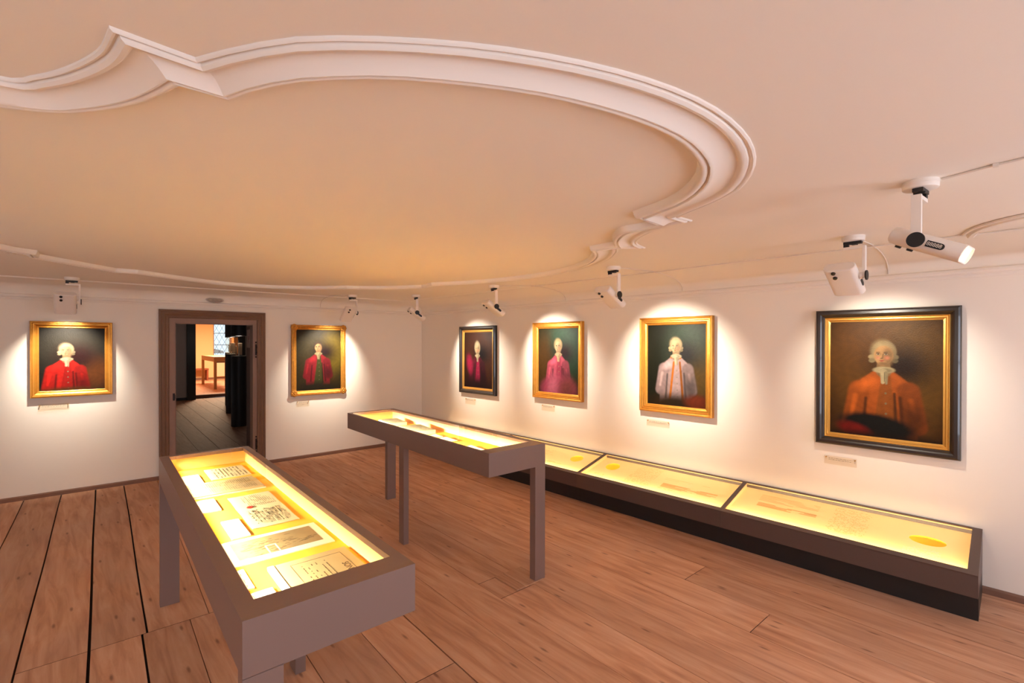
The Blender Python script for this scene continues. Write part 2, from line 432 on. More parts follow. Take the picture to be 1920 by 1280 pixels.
# stucco medallion on the ceiling: lobes and notched corners
MOULD = [([[-0.102, 1.764], [-0.043, 1.701], [0.014, 1.598], [0.067, 1.451], [0.081, 1.323]], [[-0.111, 1.923], [0.004, 1.85], [0.083, 1.762], [0.157, 1.645], [0.206, 1.522], [0.231, 1.443]]), ([[0.081, 1.323], [0.237, 1.33]], [[0.231, 1.443], [0.339, 1.436]]), ([[0.237, 1.33], [0.286, 1.235], [0.347, 1.135], [0.417, 1.047], [0.569, 0.913], [0.739, 0.794], [0.947, 0.689], [1.154, 0.619], [1.36, 0.585], [1.569, 0.588], [1.746, 0.619], [1.91, 0.675], [2.079, 0.769], [2.215, 0.899], [2.394, 1.224]], [[0.339, 1.436], [0.37, 1.338], [0.418, 1.247], [0.469, 1.178], [0.59, 1.053], [0.779, 0.925], [0.948, 0.84], [1.172, 0.771], [1.386, 0.743], [1.577, 0.766], [1.719, 0.812], [1.877, 0.911], [2.028, 1.086], [2.123, 1.341]]), ([[2.394, 1.224], [2.513, 1.211]], [[2.123, 1.341], [2.34, 1.346]]), ([[2.513, 1.211], [2.514, 1.313], [2.56, 1.424], [2.627, 1.55], [2.731, 1.681], [2.846, 1.756], [2.997, 1.786]], [[2.34, 1.346], [2.36, 1.443], [2.358, 1.571], [2.492, 1.718], [2.659, 1.829]])]
INNER_FAR = [  # straight on from the near right corner, round the far side and the left lobe
    ('l', [(2.659, 1.829), (2.67, 2.03)]),
    ('s', [(2.67, 2.03), (2.80, 2.10), (2.93, 2.21), (3.06, 2.36), (3.22, 2.63), (3.32, 3.02), (3.335, 3.40), (3.30, 3.70), (3.20, 4.08), (3.02, 4.48)]),
    ('l', [(3.02, 4.48), (3.06, 4.74)]),
    ('s', [(3.06, 4.74), (2.86, 5.08), (2.591, 5.356)]),
    ('l', [(2.591, 5.356), (2.466, 5.404)]),
    ('s', [(2.466, 5.404), (2.28, 5.66), (2.07, 5.84), (1.773, 6.0), (1.327, 6.01), (0.90, 5.80), (0.547, 5.59)]),
    ('l', [(0.547, 5.59), (0.391, 5.604)]),
    ('s', [(0.391, 5.604), (0.141, 5.353), (-0.091, 5.113)]),
    ('l', [(-0.091, 5.113), (-0.101, 4.919)]),
    ('s', [(-0.101, 4.919), (-0.204, 4.867), (-0.278, 4.761), (-0.70, 4.25), (-0.86, 3.5), (-0.74, 2.8), (-0.38, 2.16)]),
    ('l', [(-0.38, 2.16), (-0.36, 1.97)]),
]
MP = [(0, 0), (.012, .007), (.05, .011), (.085, .009), (.10, .003), (.125, .004), (.14, .013), (.20, .019), (.27, .017), (.30, .011), (.32, .007), (.40, .008), (.48, .011), (.56, .016), (.64, .024), (.71, .033), (.745, .038), (.775, .038), (.785, .024), (.80, .023), (.825, .033), (.87, .037), (.91, .037), (.95, .033), (.975, .022), (1.0, 0)]
sta = []                                                     # (outer, inner) stations
for o_, i_ in [([(-0.52, 1.70), (-0.30, 1.745)] + MOULD[0][0], [(-0.36, 1.97), (-0.22, 1.955)] + MOULD[0][1])] + MOULD[1:5]:
    n = 30 if len(o_) > 2 else 2
    sta.append(list(zip(spline(o_, n), spline(i_, n))))
chain = []; marks = []
for kd, pts in INNER_FAR:
    q = spline(pts, 26) if kd == 's' else pts
    s0 = len(chain) - 1 if chain else 0
    chain += q[1:] if chain else q
    marks.append((s0, len(chain) - 1))
W_ = 0.185; off = []
for i, p in enumerate(chain):
    a = Vector(chain[max(i - 1, 0)]); b = Vector(p); c = Vector(chain[min(i + 1, len(chain) - 1)])
    d0 = (b - a).normalized() if i else (c - b).normalized(); d1 = (c - b).normalized() if i < len(chain) - 1 else d0
    n0 = Vector((d0.y, -d0.x)); n1 = Vector((d1.y, -d1.x)); n = (n0 + n1).normalized()
    off.append(tuple(b + n * W_ / max(0.55, n.dot(n0))))
off[0] = MOULD[4][0][-1]; off[-1] = (-0.52, 1.70)
for s0, s1 in marks: sta.append(list(zip(off[s0:s1 + 1], chain[s0:s1 + 1])))
mb = MB()
for seg in sta:
    rows = []
    for o_, i_ in seg:
        o_ = Vector(o_); i_ = Vector(i_)
        rows.append([mb.vert((*(o_.lerp(i_, u)), ZC + 0.002 - h)) for u, h in MP])
    for a, b in zip(rows, rows[1:]):
        for j in range(len(MP) - 1): mb.face((a[j], b[j], b[j + 1], a[j + 1]))
med = mb.build('trim_4', M['stucco'], kind='structure', fix=False)
for p in med.data.polygons: p.use_smooth = True
try: med.data.set_sharp_from_angle(angle=math.radians(40))
except Exception: pass

# stucco arc starting at the cove of the right wall
a_ = [(4.085, 0.20), (3.95, 0.175), (3.83, 0.135), (3.72, 0.06), (3.64, -0.04), (3.56, -0.2), (3.5, -0.5), (3.5, -1.0)]
sp = spline(a_, 40); mb = MB(); rows = []
for i, p in enumerate(sp):
    d = (Vector(sp[min(i + 1, 39)]) - Vector(sp[max(i - 1, 0)])).normalized(); n = Vector((d.y, -d.x))
    rows.append([mb.vert((*(Vector(p) + n * (u - .5) * -0.07), 2.368 - h)) for u, h in [(0, 0), (.05, .010), (.2, .012), (.3, .006), (.4, .006), (.5, .018), (.8, .020), (.95, .012), (1, 0)]])
for a, b in zip(rows, rows[1:]):
    for j in range(8): mb.face((a[j], b[j], b[j + 1], a[j + 1]))
mb.build('trim_5', M['stucco'], kind='structure', smooth=True)

# ------------------------------------------------------------------ floor boards
FA = -0.0515
def fl(u, v, z=0.0): return Vector((u * math.cos(FA) - v * math.sin(FA), u * math.sin(FA) + v * math.cos(FA), z))
SE = [-3.2, -2.9, -2.6, -2.31, -2.0, -1.72, -1.43, -1.14, -0.86, -0.638, -0.343, -0.058, 0.199, 0.51, 0.84, 1.15, 1.425, 1.731, 2.012, 2.308, 2.603, 2.89, 3.175, 3.485, 3.775, 4.10, 4.42, 4.75]
def boards(name, v0, v1, u0, u1, m, rnd, special=True):
    mb = MB(); ids = []
    def board(ua, ub, va, vb, g0, g1, wob=0.0):
        n = max(2, int((vb - va) / 0.5)); pid = rnd.random()
        A = []; B = []
        for i in range(n + 1):
            v = va + (vb - va) * i / n
            A.append(mb.vert(fl(ua + g0 * 0.5 + wob * math.sin(v * 2.1 + ua * 9), v, 0))); B.append(mb.vert(fl(ub - g1 * 0.5 + wob * math.sin(v * 2.1 + ub * 9), v, 0)))
        for i in range(n): mb.face((A[i], B[i], B[i + 1], A[i + 1])); ids.append(pid)
        # sides going down into the gaps
        for P in (A, B):
            q = [mb.vert(Vector(mb.v[i]) + Vector((0, 0, -0.02))) for i in P]
            for i in range(n): mb.face((P[i], P[i + 1], q[i + 1], q[i])); ids.append(pid)
    gaps = [rnd.choice([0.003, 0.004, 0.006, 0.008]) for _ in SE]
    if special: gaps[11] = 0.014; gaps[12] = 0.011; gaps[9] = 0.009; gaps[10] = 0.010
    for i in range(len(SE) - 1):
        ua, ub = SE[i], SE[i + 1]
        if ub < u0 or ua > u1: continue
        if special and -0.4 < ua < 0.83:
            cuts = [v0, 3.505, v1]
        elif special and abs(ua - 2.012) < .01: cuts = [v0, 2.448, 2.70, v1]
        else: cuts = [v0, v0 + rnd.uniform(0.2, 0.8) * (v1 - v0), v1] if rnd.random() < 0.55 else [v0, v1]
        for a, b in zip(cuts, cuts[1:]):
            da = db_ = 0.0
            if special and b <= 3.6 and -0.1 < ua < 0.83:
                da = -0.025 if ua > 0.1 else 0; db_ = -0.025 if ub < 0.6 else 0
                if 0.4 < ua < 0.6: da = -0.10
                if 0.4 < ub < 0.6: db_ = -0.10
            board(ua + da, ub + db_, a + (0.002 if a > v0 else 0), b - (0.002 if b < v1 else 0), gaps[i], gaps[i + 1], 0.0025)
    o = mb.build(name, m, kind='structure', fix=False)
    at = o.data.attributes.new('board', 'FLOAT', 'FACE')
    at.data.foreach_set('value', ids)
    s = MB(); s.poly([fl(u0 - .4, v0, -0.02), fl(u1 + .4, v0, -0.02), fl(u1 + .4, v1, -0.02), fl(u0 - .4, v1, -0.02)])
    s.build('subfloor', M['gap'], o, fix=False)
    return o
boards('floor', -2.35, 7.60, -3.2, 4.7, M['floor'], random.Random(3))
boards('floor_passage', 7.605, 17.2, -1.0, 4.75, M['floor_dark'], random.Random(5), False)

# loose hatch board at the foot of the middle table
t = MB(); t.box(0.0, 0.072, 0, 0.24, 0.0, 0.007); t.box(0.078, 0.25, 0, 0.24, 0.0, 0.006)
o = t.build('floor_hatch', M['floor'], loc=fl(2.157, 2.455, 0.001), rz=FA)
tag(o, 'small loose floor hatch of two short boards at the foot of the middle glass table', 'floor hatch')

# ------------------------------------------------------------------ glass-topped display tables
CASE_COL = (1.0, 1.0, 0.78)
def frame_plate(mb, W, L, l, r, n, f, z0, z1):
    """flat rim with an opening: l/r/n/f = widths of the left, right, near, far rails"""
    o = [(0, 0), (W, 0), (W, L), (0, L)]; i = [(l, n), (W - r, n), (W - r, L - f), (l, L - f)]
    for z, flip in ((z0, 1), (z1, 0)):
        A = [mb.vert((*p, z)) for p in o]; B = [mb.vert((*p, z)) for p in i]
        for k in range(4): mb.face((A[k], A[(k + 1) % 4], B[(k + 1) % 4], B[k]))
    for P in (o, i):
        for k in range(4):
            a, b = P[k], P[(k + 1) % 4]
            mb.poly([(*a, z0), (*b, z0), (*b, z1), (*a, z1)])
def display_table(label, x, y, yaw, W, L, Ht, rails, legs, energy):
    l, r, n, f = rails; AP = 0.158
    t = thing('display_table', label, 'display table', (x, y, 0), yaw)
    mb = MB()
    frame_plate(mb, W, L, l, r, n, f, Ht - 0.022, Ht)
    for a in ((0, 0.014, 0, L), (W - 0.014, W, 0, L), (0.014, W - 0.014, 0, 0.014), (0.014, W - 0.014, L - 0.014, L)):
        mb.box(a[0], a[1], a[2], a[3], Ht - AP, Ht - 0.022)
    mb.box(0.014, W - 0.014, 0.014, L - 0.014, Ht - AP, Ht - AP + 0.012)
    mb.build('case', M['taupe'], t)
    li = MB(); li.cur = 0
    a0, a1, b0, b1, zf = 0.02, W - 0.02, 0.02, L - 0.02, Ht - 0.102
    li.box(a0, a1, b0, b1, zf - 0.01, zf)
    li.build('lining', M['lining'], t)
    lw = MB()
    lw.box(a0, a0 + .004, b0, b1, zf, Ht - .023); lw.box(a1 - .004, a1, b0, b1, zf, Ht - .023)
    lw.box(a0, a1, b0, b0 + .004, zf, Ht - .023); lw.box(a0, a1, b1 - .004, b1, zf, Ht - .023)
    lw.build('inner_wall', M['lining_wall'], t)
    g = MB(); g.box(l - 0.002, W - r + 0.002, n - 0.002, L - f + 0.002, Ht - 0.007, Ht - 0.001); g.build('glass_top', M['case_glass'], t)
    for (u0, u1, v0, v1) in legs:
        q = MB(); q.box(u0, u1, v0, v1, 0.0, Ht - AP + 0.002); q.build('leg', M['taupe'], t)
    for u0, u1 in (((a0 + .004, a0 + .016),) if l > .03 else ()):
        s = MB(); s.box(u0, u1, b0 + .03, b1 - .03, Ht - .032, Ht - .0225); s.build('light_strip', M['led'], t)
    c, s_ = math.cos(yaw), math.sin(yaw)
    def P(u, v, z=0.0): return Vector((x + u * c - v * s_, y + u * s_ + v * c, z))
    for u, du, e in ((a0 + (.022 if l > .03 else .010), 0.75, energy),):
        d = P(1.0, 0, -.42) - P(0, 0, 0)
        lo = area_light('case_light', P(u, L / 2, Ht - 0.034), d, 0.012, L - 0.1, e, CASE_COL, 1.0)
        z = -d.normalized(); yy = (P(0, 1) - P(0, 0)).normalized(); xx = yy.cross(z)
        lo.rotation_euler = Matrix((xx, yy, z)).transposed().to_euler()
    return t, P, zf
T1, P1, z1 = display_table('long taupe display table nearest the camera, many papers under its lit glass', 0.3557, 1.4132, -0.0507, 0.517, 2.41, 0.9566,
    (0.050, 0.040, 0.105, 0.040), [(0, 0.103, 0, 0.055), (0, 0.103, 2.355, 2.41), (0.467, 0.517, 1.137, 1.238)], 4.3)
T2, P2, z2 = display_table('long taupe display table mid-room, its top lit golden, before the wall cases', 2.043, 2.3624, -0.0542, 0.514, 2.383, 0.9754,
    (0.024, 0.055, 0.115, 0.05), [(0.417, 0.514, 0, 0.056), (0.417, 0.514, 2.327, 2.383), (0, 0.047, 1.168, 1.25)], 10.5)

# papers: local frame u across, v along the table
def lines(mb, u0, u1, v0, v1, z, rows, along='v', th=0.0016, seed=1, dash=0.02, fill=0.8):
    """rows of small strokes that read as writing"""
    R = random.Random(seed)
    for r in range(rows):
        if along == 'v':
            u = u0 + (u1 - u0) * (r + .5) / rows; p = v0
            end = v0 + (v1 - v0) * (1 if r < rows - 1 else 0.6)
            while p < end:
                l = min(R.uniform(.3, 1.2) * dash, end - p)
                if R.random() < fill: mb.box(u - th / 2, u + th / 2, p, p + l, z, z + .0003)
                p += l + dash * 0.25
        else:
            v = v0 + (v1 - v0) * (r + .5) / rows; p = u0
            end = u0 + (u1 - u0) * (1 if r < rows - 1 else 0.6)
            while p < end:
                l = min(R.uniform(.3, 1.2) * dash, end - p)
                if R.random() < fill: mb.box(p, p + l, v - th / 2, v + th / 2, z, z + .0003)
                p += l + dash * 0.25
def sheet(name, label, cat, P, yaw, zf, u0, u1, v0, v1, th, m, group=None, curl=0.0, rz=0.0):
    cu, cv = (u0 + u1) / 2, (v0 + v1) / 2; w, h = (u1 - u0) / 2, (v1 - v0) / 2
    o = thing(name, label, cat, P(cu, cv, zf + .0004), yaw + rz, group)
    mb = MB(); N = 10
    top = []; bot = []
    for j in range(N + 1):
        rt = []; rb = []
        for i in range(N + 1):
            a = -1 + 2 * i / N; b = -1 + 2 * j / N
            z = curl * (a * a * .6 + b * b * .6 + 0.25 * a * b)
            jx = 0.0 if curl == 0 else 0.0012 * math.sin(7 * b + 3 * a)
            rt.append(mb.vert((a * w + jx, b * h + jx, z + th))); rb.append(mb.vert((a * w + jx, b * h + jx, z)))
        top.append(rt); bot.append(rb)
    for j in range(N):
        for i in range(N):
            mb.face((top[j][i], top[j][i + 1], top[j + 1][i + 1], top[j + 1][i])); mb.face((bot[j][i], bot[j + 1][i], bot[j + 1][i + 1], bot[j][i + 1]))
    for i in range(N):
        mb.face((top[0][i], bot[0][i], bot[0][i + 1], top[0][i + 1])); mb.face((top[N][i + 1], bot[N][i + 1], bot[N][i], top[N][i]))
        mb.face((top[i][0], top[i + 1][0], bot[i + 1][0], bot[i][0])); mb.face((top[i][N], bot[i][N], bot[i + 1][N], top[i + 1][N]))
    mb.build('sheet', m, o)
    return o, w, h
Y1 = -0.0507
# 1 music sheet at the far end
o, w, h = sheet('music_sheet', 'cream music sheet at the far end of the nearest table, behind the long wide letter', 'music sheet', P1, Y1, z1, .228, .446, 1.977, 2.272, .0035, M['paper'])
mb = MB(); lines(mb, -w + .03, w - .008, -h + .02, h - .02, .0037, 9, 'v', .006, 3, .012, .75); mb.build('notation', M['ink'], o)
# long letter
o, w, h = sheet('long_letter', 'wide aged letter covered in fine writing, lying across the far part of the nearest table', 'letter', P1, Y1, z1, .072, .432, 1.622, 1.905, .012, M['oldpaper'])
mb = MB(); lines(mb, -w + .03, w - .02, -h + .03, h - .03, .0123, 30, 'v', .0022, 4, .02, .8); mb.build('handwriting', M['ink'], o)
mb = MB(); mb.box(-w - .008, w + .012, -h - .010, h - .05, .0002, .006); mb.build('backing_card', M['whitecard'], o)
# open double letter with the seal
o, w, h = sheet('open_letter', 'large open cream letter with a red wax seal and music notes below the fold', 'letter', P1, Y1, z1, .232, .434, .962, 1.520, .0025, M['paper'], curl=.002)
mb = MB(); lines(mb, -w + .05, w - .012, .06, h - .02, .0036, 15, 'v', .0022, 5, .02, .85); mb.build('handwriting', M['greyink'], o)
mb = MB(); lines(mb, -w + .03, w - .012, -h + .04, -.01, .0040, 9, 'v', .0042, 6, .012, .42)
lines(mb, -w + .03, w - .012, -h + .04, -.01, .0034, 27, 'v', .0010, 9, .1, .9); mb.build('notation', M['darkink'], o)
mb = MB(); mb.lathe([(.002, .0), (.014, 0), (.016, .003), (.012, .005), (.004, .0045)], (-w * .42, .045, .003), 16); mb.build('wax_seal', M['seal'], o)
# engraving
o, w, h = sheet('landscape_print', 'wide white-bordered sepia landscape print across the near half of the nearest table', 'print', P1, Y1, z1, .088, .469, .598, .870, .004, M['whitecard'])
mb = MB(); mb.box(-.16, .158, -.090, .105, .004, .0044); mb.build('picture', M['sepia'], o)
mb = MB(); R = random.Random(8)
for i in range(60):
    a = R.uniform(-.14, .05); b = R.gauss(.01, .03); mb.box(a, a + R.uniform(.006, .03), b, b + .003, .0044, .0047)
for i in range(40):
    a = R.uniform(-.12, .14); b = R.gauss(-.055 + a * .25, .008); mb.box(a, a + R.uniform(.006, .02), b, b + .002, .0044, .0047)
mb.build('etched_trees', M['ink'], o)
mb = MB(); mb.box(-.052, -.047, -.085, -.005, .0044, .0047); mb.box(-.015, -.010, -.085, -.005, .0044, .0047); mb.box(-.052, -.010, -.008, -.004, .0044, .0047)
mb.build('etched_gate', M['whitecard'], o)
# title page
o, w, h = sheet('title_page', 'tan printed title page with a ruled border, at the near end of the nearest table', 'title page', P1, Y1, z1, .198, .470, .075, .503, .010, M['oldpaper'])
mb = MB(); mb.box(-w - .016, -w + .004, -h, h - .002, 0, .012); mb.build('page_edge', M['whitecard'], o)
mb = MB(); bx = (-.084, .102, -.19, .172)
for a in ((bx[0], bx[0] + .0015, bx[2], bx[3]), (bx[1], bx[1] + .0015, bx[2], bx[3]), (bx[0], bx[1], bx[3], bx[3] + .0015)): mb.box(*a, .010, .0104)
mb.build('ruled_border', M['ink'], o)
def text_mesh(s, size, name, m, parent, loc, rz=0.0, tilt=None):
    cu = bpy.data.curves.new(name, 'FONT'); cu.body = s; cu.size = size; cu.align_x = 'CENTER'; cu.align_y = 'CENTER'; cu.extrude = .0002
    tmp = bpy.data.objects.new('tmp', cu); COL.objects.link(tmp)
    dg = bpy.context.evaluated_depsgraph_get(); dg.update()
    me = bpy.data.meshes.new_from_object(tmp.evaluated_get(dg)); me.name = name
    bpy.data.objects.remove(tmp); bpy.data.curves.remove(cu)
    me.materials.clear(); me.materials.append(m)
    t = bpy.data.objects.new(name, me); COL.objects.link(t); t.parent = parent; t.location = loc
    t.rotation_euler = tilt if tilt else (0, 0, rz)
    return t
mb = MB(); lines(mb, -.06, .055, -.15, .14, .0101, 7, 'v', .0032, 12, .016, .6); mb.build('small_print', M['ink'], o)
text_mesh('SONATES', .034, 'title_line', M['ink'], o, (.082, 0.0, .0103), PI / 2 + PI)
# little labels
for i, (u0, u1, v0, v1, lb) in enumerate([(.070, .182, 1.926, 2.168, 'small white caption card in the far left corner of the nearest table'),
        (.072, .174, 1.338, 1.560, 'small white caption card left of the open letter, beside the long wide letter'),
        (.139, .211, .896, 1.145, 'small white caption card just above the landscape print'),
        (.052, .114, .384, .556, 'small white caption card against the left rail, left of the title page'),
        (.054, .160, .240, .346, 'small white caption card at the near left corner of the nearest table')]):
    o, w, h = sheet('caption_card', lb, 'caption card', P1, Y1, z1, u0, u1, v0, v1, .006, M['whitecard'], 'caption cards in the nearest display table')
    mb = MB(); lines(mb, -w + .012, w - .008, -h + .02, h - .02, .0061, 7, 'v', .0022, 20 + i, .016, .8); mb.build('print', M['greyink'], o)
mb = MB()
mb.box(-.026, .0, -.012, .012, 0, .002); mb.box(.004, .03, -.006, .016, 0, .003)
o = mb.build('clear_clip', M['clear'], loc=P1(.20, 1.585, z1 + .001), rz=Y1 + .3)
tag(o, 'small clear plastic clip below the long wide letter in the nearest table', 'clip')

# middle table
Y2 = -0.0542
def wedge(label, u0, u1, v0, v1, hb, hf, m, grp=None, seed=1):
    cu, cv = (u0 + u1) / 2, (v0 + v1) / 2; w, h = (u1 - u0) / 2, (v1 - v0) / 2
    o = thing('document_stand', label, 'document stand', P2(cu, cv, z2 + .0004), Y2, grp)
    mb = MB(); mb.prism([(-h, 0), (h, 0), (h, hb), (-h, hf)], -w, w, lambda a, b, d: (d, a, b)); mb.build('block', m, o)
    s = math.atan2(hb - hf, 2 * h); mb = MB()
    T = Matrix.Translation((0, 0, (hb + hf) / 2 + .0005)) @ Matrix.Rotation(s, 4, 'X')
    mb.box(-w + .01, w - .01, -h + .01, h - .01, 0, .002, T); mb.build('sheet', M['paper'], o)
    mb = MB(); q = MB(); lines(q, -w + .025, w - .02, -h + .03, h - .03, .0021, 10, 'u', .003, seed, .015, .8)
    q.v = [tuple(T @ Vector(p)) for p in q.v]; q.build('handwriting', M['ink'], o)
    return o
GS = 'document stands in the middle display table'
wedge('pale document stand with a letter, nearest the far end of the middle table', .20, .40, 1.86, 2.08, .045, .030, M['whitecard'], GS, 31)
wedge('white-sided document stand with a letter, second from the far end of the middle table', .16, .385, 1.29, 1.58, .048, .034, M['whitecard'], GS, 32)
for i, (u0, u1, v0, v1, lb) in enumerate([(.19, .33, 1.08, 1.20, 'small cream letter just in front of the white-sided stand in the middle table'),
        (.10, .335, .86, 1.03, 'cream letter lying halfway along the middle table'),
        (.06, .30, .32, .62, 'cream letter lying nearest the near end of the middle table')]):
    o, w, h = sheet('letter', lb, 'letter', P2, Y2, z2, u0, u1, v0, v1, .008, M['paper'], 'letters lying in the middle display table', curl=.006)
    mb = MB(); lines(mb, -w * .6, w * .6, -h * .6, h * .6, .0125, 8, 'u', .0022, 40 + i, .015, .8); mb.build('handwriting', M['ink'], o)

# ------------------------------------------------------------------ low sloping wall cases
A0 = Vector((4.02, 0, .288)); B0 = Vector((4.572, 0, .425)); EX = (B0 - A0).normalized(); NN = Vector((-EX.z, 0, EX.x)); LS = (B0 - A0).length
def S(s, y, o=0.0): return A0 + EX * s + NN * o + Vector((0, y, 0))
def disc_panel(mb, s0, s1, y0, y1, holes, o):
    """flat panel with round holes, built from tiles; holes (s, y, rs, ry)"""
    ys = [y0]
    for h in sorted(holes, key=lambda h: h[1]): ys += [h[1] - h[3] * 1.4, h[1] + h[3] * 1.4]
    ys.append(y1)
    for k in range(0, len(ys), 2):
        mb.poly([S(s0, ys[k], o), S(s1, ys[k], o), S(s1, ys[k + 1], o), S(s0, ys[k + 1], o)])
    for h in holes:
        n = 48; c = (h[0], h[1]); ya, yb = h[1] - h[3] * 1.4, h[1] + h[3] * 1.4
        ring = []; outr = []
        for i in range(n):
            t = 2 * PI * i / n; dx, dy = math.cos(t), math.sin(t)
            sc = min([(s1 - c[0]) / dx if dx > 1e-9 else 1e9, (s0 - c[0]) / dx if dx < -1e-9 else 1e9, (yb - c[1]) / dy if dy > 1e-9 else 1e9, (ya - c[1]) / dy if dy < -1e-9 else 1e9])
            ring.append(mb.vert(S(c[0] + h[2] * dx, c[1] + h[3] * dy, o))); outr.append(mb.vert(S(c[0] + dx * sc, c[1] + dy * sc, o)))
        for i in range(n): mb.face((ring[i], outr[i], outr[(i + 1) % n], ring[(i + 1) % n]))
        for cs, cy in ((s1, yb), (s0, yb), (s0, ya), (s1, ya)):
            i0 = min(range(n), key=lambda i: (Vector(mb.v[outr[i]]) - S(cs, cy, o)).length)
        # corner fillers
        for cs, cy in ((s1, yb), (s0, yb), (s0, ya), (s1, ya)):
            t = math.atan2(cy - c[1], cs - c[0]) % (2 * PI); i = int(t / (2 * PI) * n)
            mb.face((outr[i], mb.vert(S(cs, cy, o)), outr[(i + 1) % n]))
def wall_case(label, y0, y1, r0, r1, hole, energy):
    t = thing('wall_display_case', label, 'display case', (4.3, (y0 + y1) / 2, 0), 0, 'sloping wall cases along the right wall')
    off = Vector((-4.3, -(y0 + y1) / 2, 0))
    def B(mb, name, m, **k):
        mb.v = [tuple(Vector(p) + off) for p in mb.v]; return mb.build(name, m, t, **k)
    e = 0.0008
    a, b = y0 + e, y1 - e
    xz = lambda p, q, d: Vector((p, d, q))
    mb = MB()
    mb.prism([(4.02, .158), (4.036, .158), (4.036, .288), (4.02, .288)], a, b, xz)                 # front board
    mb.box(4.036, 4.56, a, b, .158, .170)                                                          # bottom
    mb.box(4.562, 4.572, a, b, .170, .415)                                                         # back
    for ya, yb in ((a, a + .012), (b - .012, b)): mb.prism([(4.036, .170), (4.562, .170), (4.562, .418), (4.036, .286)], ya, yb, xz)
    fr = .050
    for s0, s1, ya, yb in ((0, fr, a, b), (LS - .012, LS, a, b), (fr, LS - .012, a, a + r0), (fr, LS - .012, b - r1, b)):
        c = [S(s0, ya, 0), S(s1, ya, 0), S(s1, yb, 0), S(s0, yb, 0)]; c2 = [S(s0, ya, .010), S(s1, ya, .010), S(s1, yb, .010), S(s0, yb, .010)]
        i = [mb.vert(p) for p in c + c2]
        for q in ((0, 3, 2, 1), (4, 5, 6, 7), (0, 1, 5, 4), (1, 2, 6, 5), (2, 3, 7, 6), (3, 0, 4, 7)): mb.face([i[k] for k in q])
    B(mb, 'case', M['brown_case'])
    mb = MB(); mb.box(4.078, 4.565, a, b - .0, 0, .158); B(mb, 'plinth', M['black'])
    mb = MB(); disc_panel(mb, fr - .012, LS - .012, a + .013, b - .013, [hole] if hole else [], -.034)
    pa_, pb_, sf, sb = a + .013, b - .013, fr - .012, LS - .0125
    mb.poly([S(sb, pa_, -.034), S(sb, pb_, -.034), S(sb, pb_, -.001), S(sb, pa_, -.001)])  # inner walls share the panel's glow so the case edges read lit
    for yy_ in (pa_, pb_): mb.poly([S(sf, yy_, -.034), S(sb, yy_, -.034), S(sb, yy_, -.001), S(sf, yy_, -.001)])
    B(mb, 'printed_panel', M['panel'], fix=False)
    if hole:
        mb = MB(); n = 40; d = .075
        r1_ = [mb.vert(S(hole[0] + hole[2] * math.cos(2 * PI * i / n), hole[1] + hole[3] * math.sin(2 * PI * i / n), -.034)) for i in range(n)]
        r2_ = [mb.vert(S(hole[0] + hole[2] * math.cos(2 * PI * i / n), hole[1] + hole[3] * math.sin(2 * PI * i / n), -.034 - d)) for i in range(n)]
        for i in range(n): mb.face((r1_[i], r1_[(i + 1) % n], r2_[(i + 1) % n], r2_[i]))
        mb.face(r2_)
        B(mb, 'recess', M['cup'])
    g = MB(); c = [S(fr - .006, a + r0 - .002, q) for q in (.002, .008)]
    g.prism([(fr - .006, a + r0 - .004), (LS - .008, a + r0 - .004), (LS - .008, b - r1 + .004), (fr - .006, b - r1 + .004)], .002, .008, lambda s, y, o: S(s, y, o))
    B(g, 'glass_top', M['case_glass'])
    mb = MB(); mb.prism([(fr - .016, -.010), (fr - .010, -.010), (fr - .010, -.001), (fr - .016, -.001)], a + .03, b - .03, lambda s, o, y: S(s, y, o)); B(mb, 'light_strip', M['led'])
    for s_, d, en in ((fr - .004, EX * 1.0 - NN * .35, energy * .09),):
        lo = area_light('case_light', S(s_, (a + b) / 2, -.008), d, 0.010, b - a - .08, en, (1.0, .82, .48), 1.2)
        z = -d.normalized(); yy = Vector((0, 1, 0)); xx = yy.cross(z); lo.rotation_euler = Matrix((xx, yy, z)).transposed().to_euler()
    def writing(name, s0, s1, ya, yb, rows, th, dash, fill, m, seed, up=-.0335, rag=0.0):
        q = MB(); R = random.Random(seed)
        for r in range(rows):
            s = s1 - (s1 - s0) * (r + .5) / rows; p = yb - R.uniform(0, rag); end = ya + (R.uniform(0, rag) if r < rows - 1 else (yb - ya) * .4)
            while p > end:
                l = min(R.uniform(.4, 1.2) * dash, p - end)
                if R.random() < fill:
                    sj = s + R.uniform(-.15, .15) * th
                    q.poly([S(sj - th / 2, p, up), S(sj - th / 2, p - l, up), S(sj + th / 2, p - l, up), S(sj + th / 2, p, up)])
                p -= l + dash * .3
        return B(q, name, m, fix=False)
    return t, B, writing
ON = dict(m=M['ochre_ink'])
t, B, wr = wall_case('low sloping wall case nearest the right edge, small brass box in its recess', .140, 1.690, .050, .016, (.335, .405, .055, .098), 9)
wr('printed_text', .375, .485, 1.075, 1.515, 6, .005, .3, 1.0, M['ochre_ink'], 1); wr('printed_text', .285, .345, 1.07, 1.505, 4, .010, .3, 1.0, M['ochre_ink'], 2)
wr('handwriting', .17, .52, .735, .985, 24, .006, .012, .6, M['ochre_ink'], 3, rag=.03); wr('handwriting', .15, .23, .325, .52, 9, .004, .02, .7, M['whitecard'], 5)
mb = MB(); mb.box(4.262, 4.30, .33, .475, .232, .262); q = mb
bx = thing('small_box', 'small orange brass box sunk in the recess of the right-hand wall case', 'box', (4.325, .40, .264), 0)
mb = MB(); mb.box(-.032, .032, -.075, .075, 0, .030); mb.build('body', M['redwood'], bx, bevel=.003)
mb = MB(); mb.box(-.034, .034, -.077, .077, .030, .040); mb.build('lid', M['goldslip'], bx, bevel=.003)
t, B, wr = wall_case('second low wall case from the right, with a speckled square of script', 1.690, 3.225, .016, .016, (.385, 3.02, .078, .078), 9)
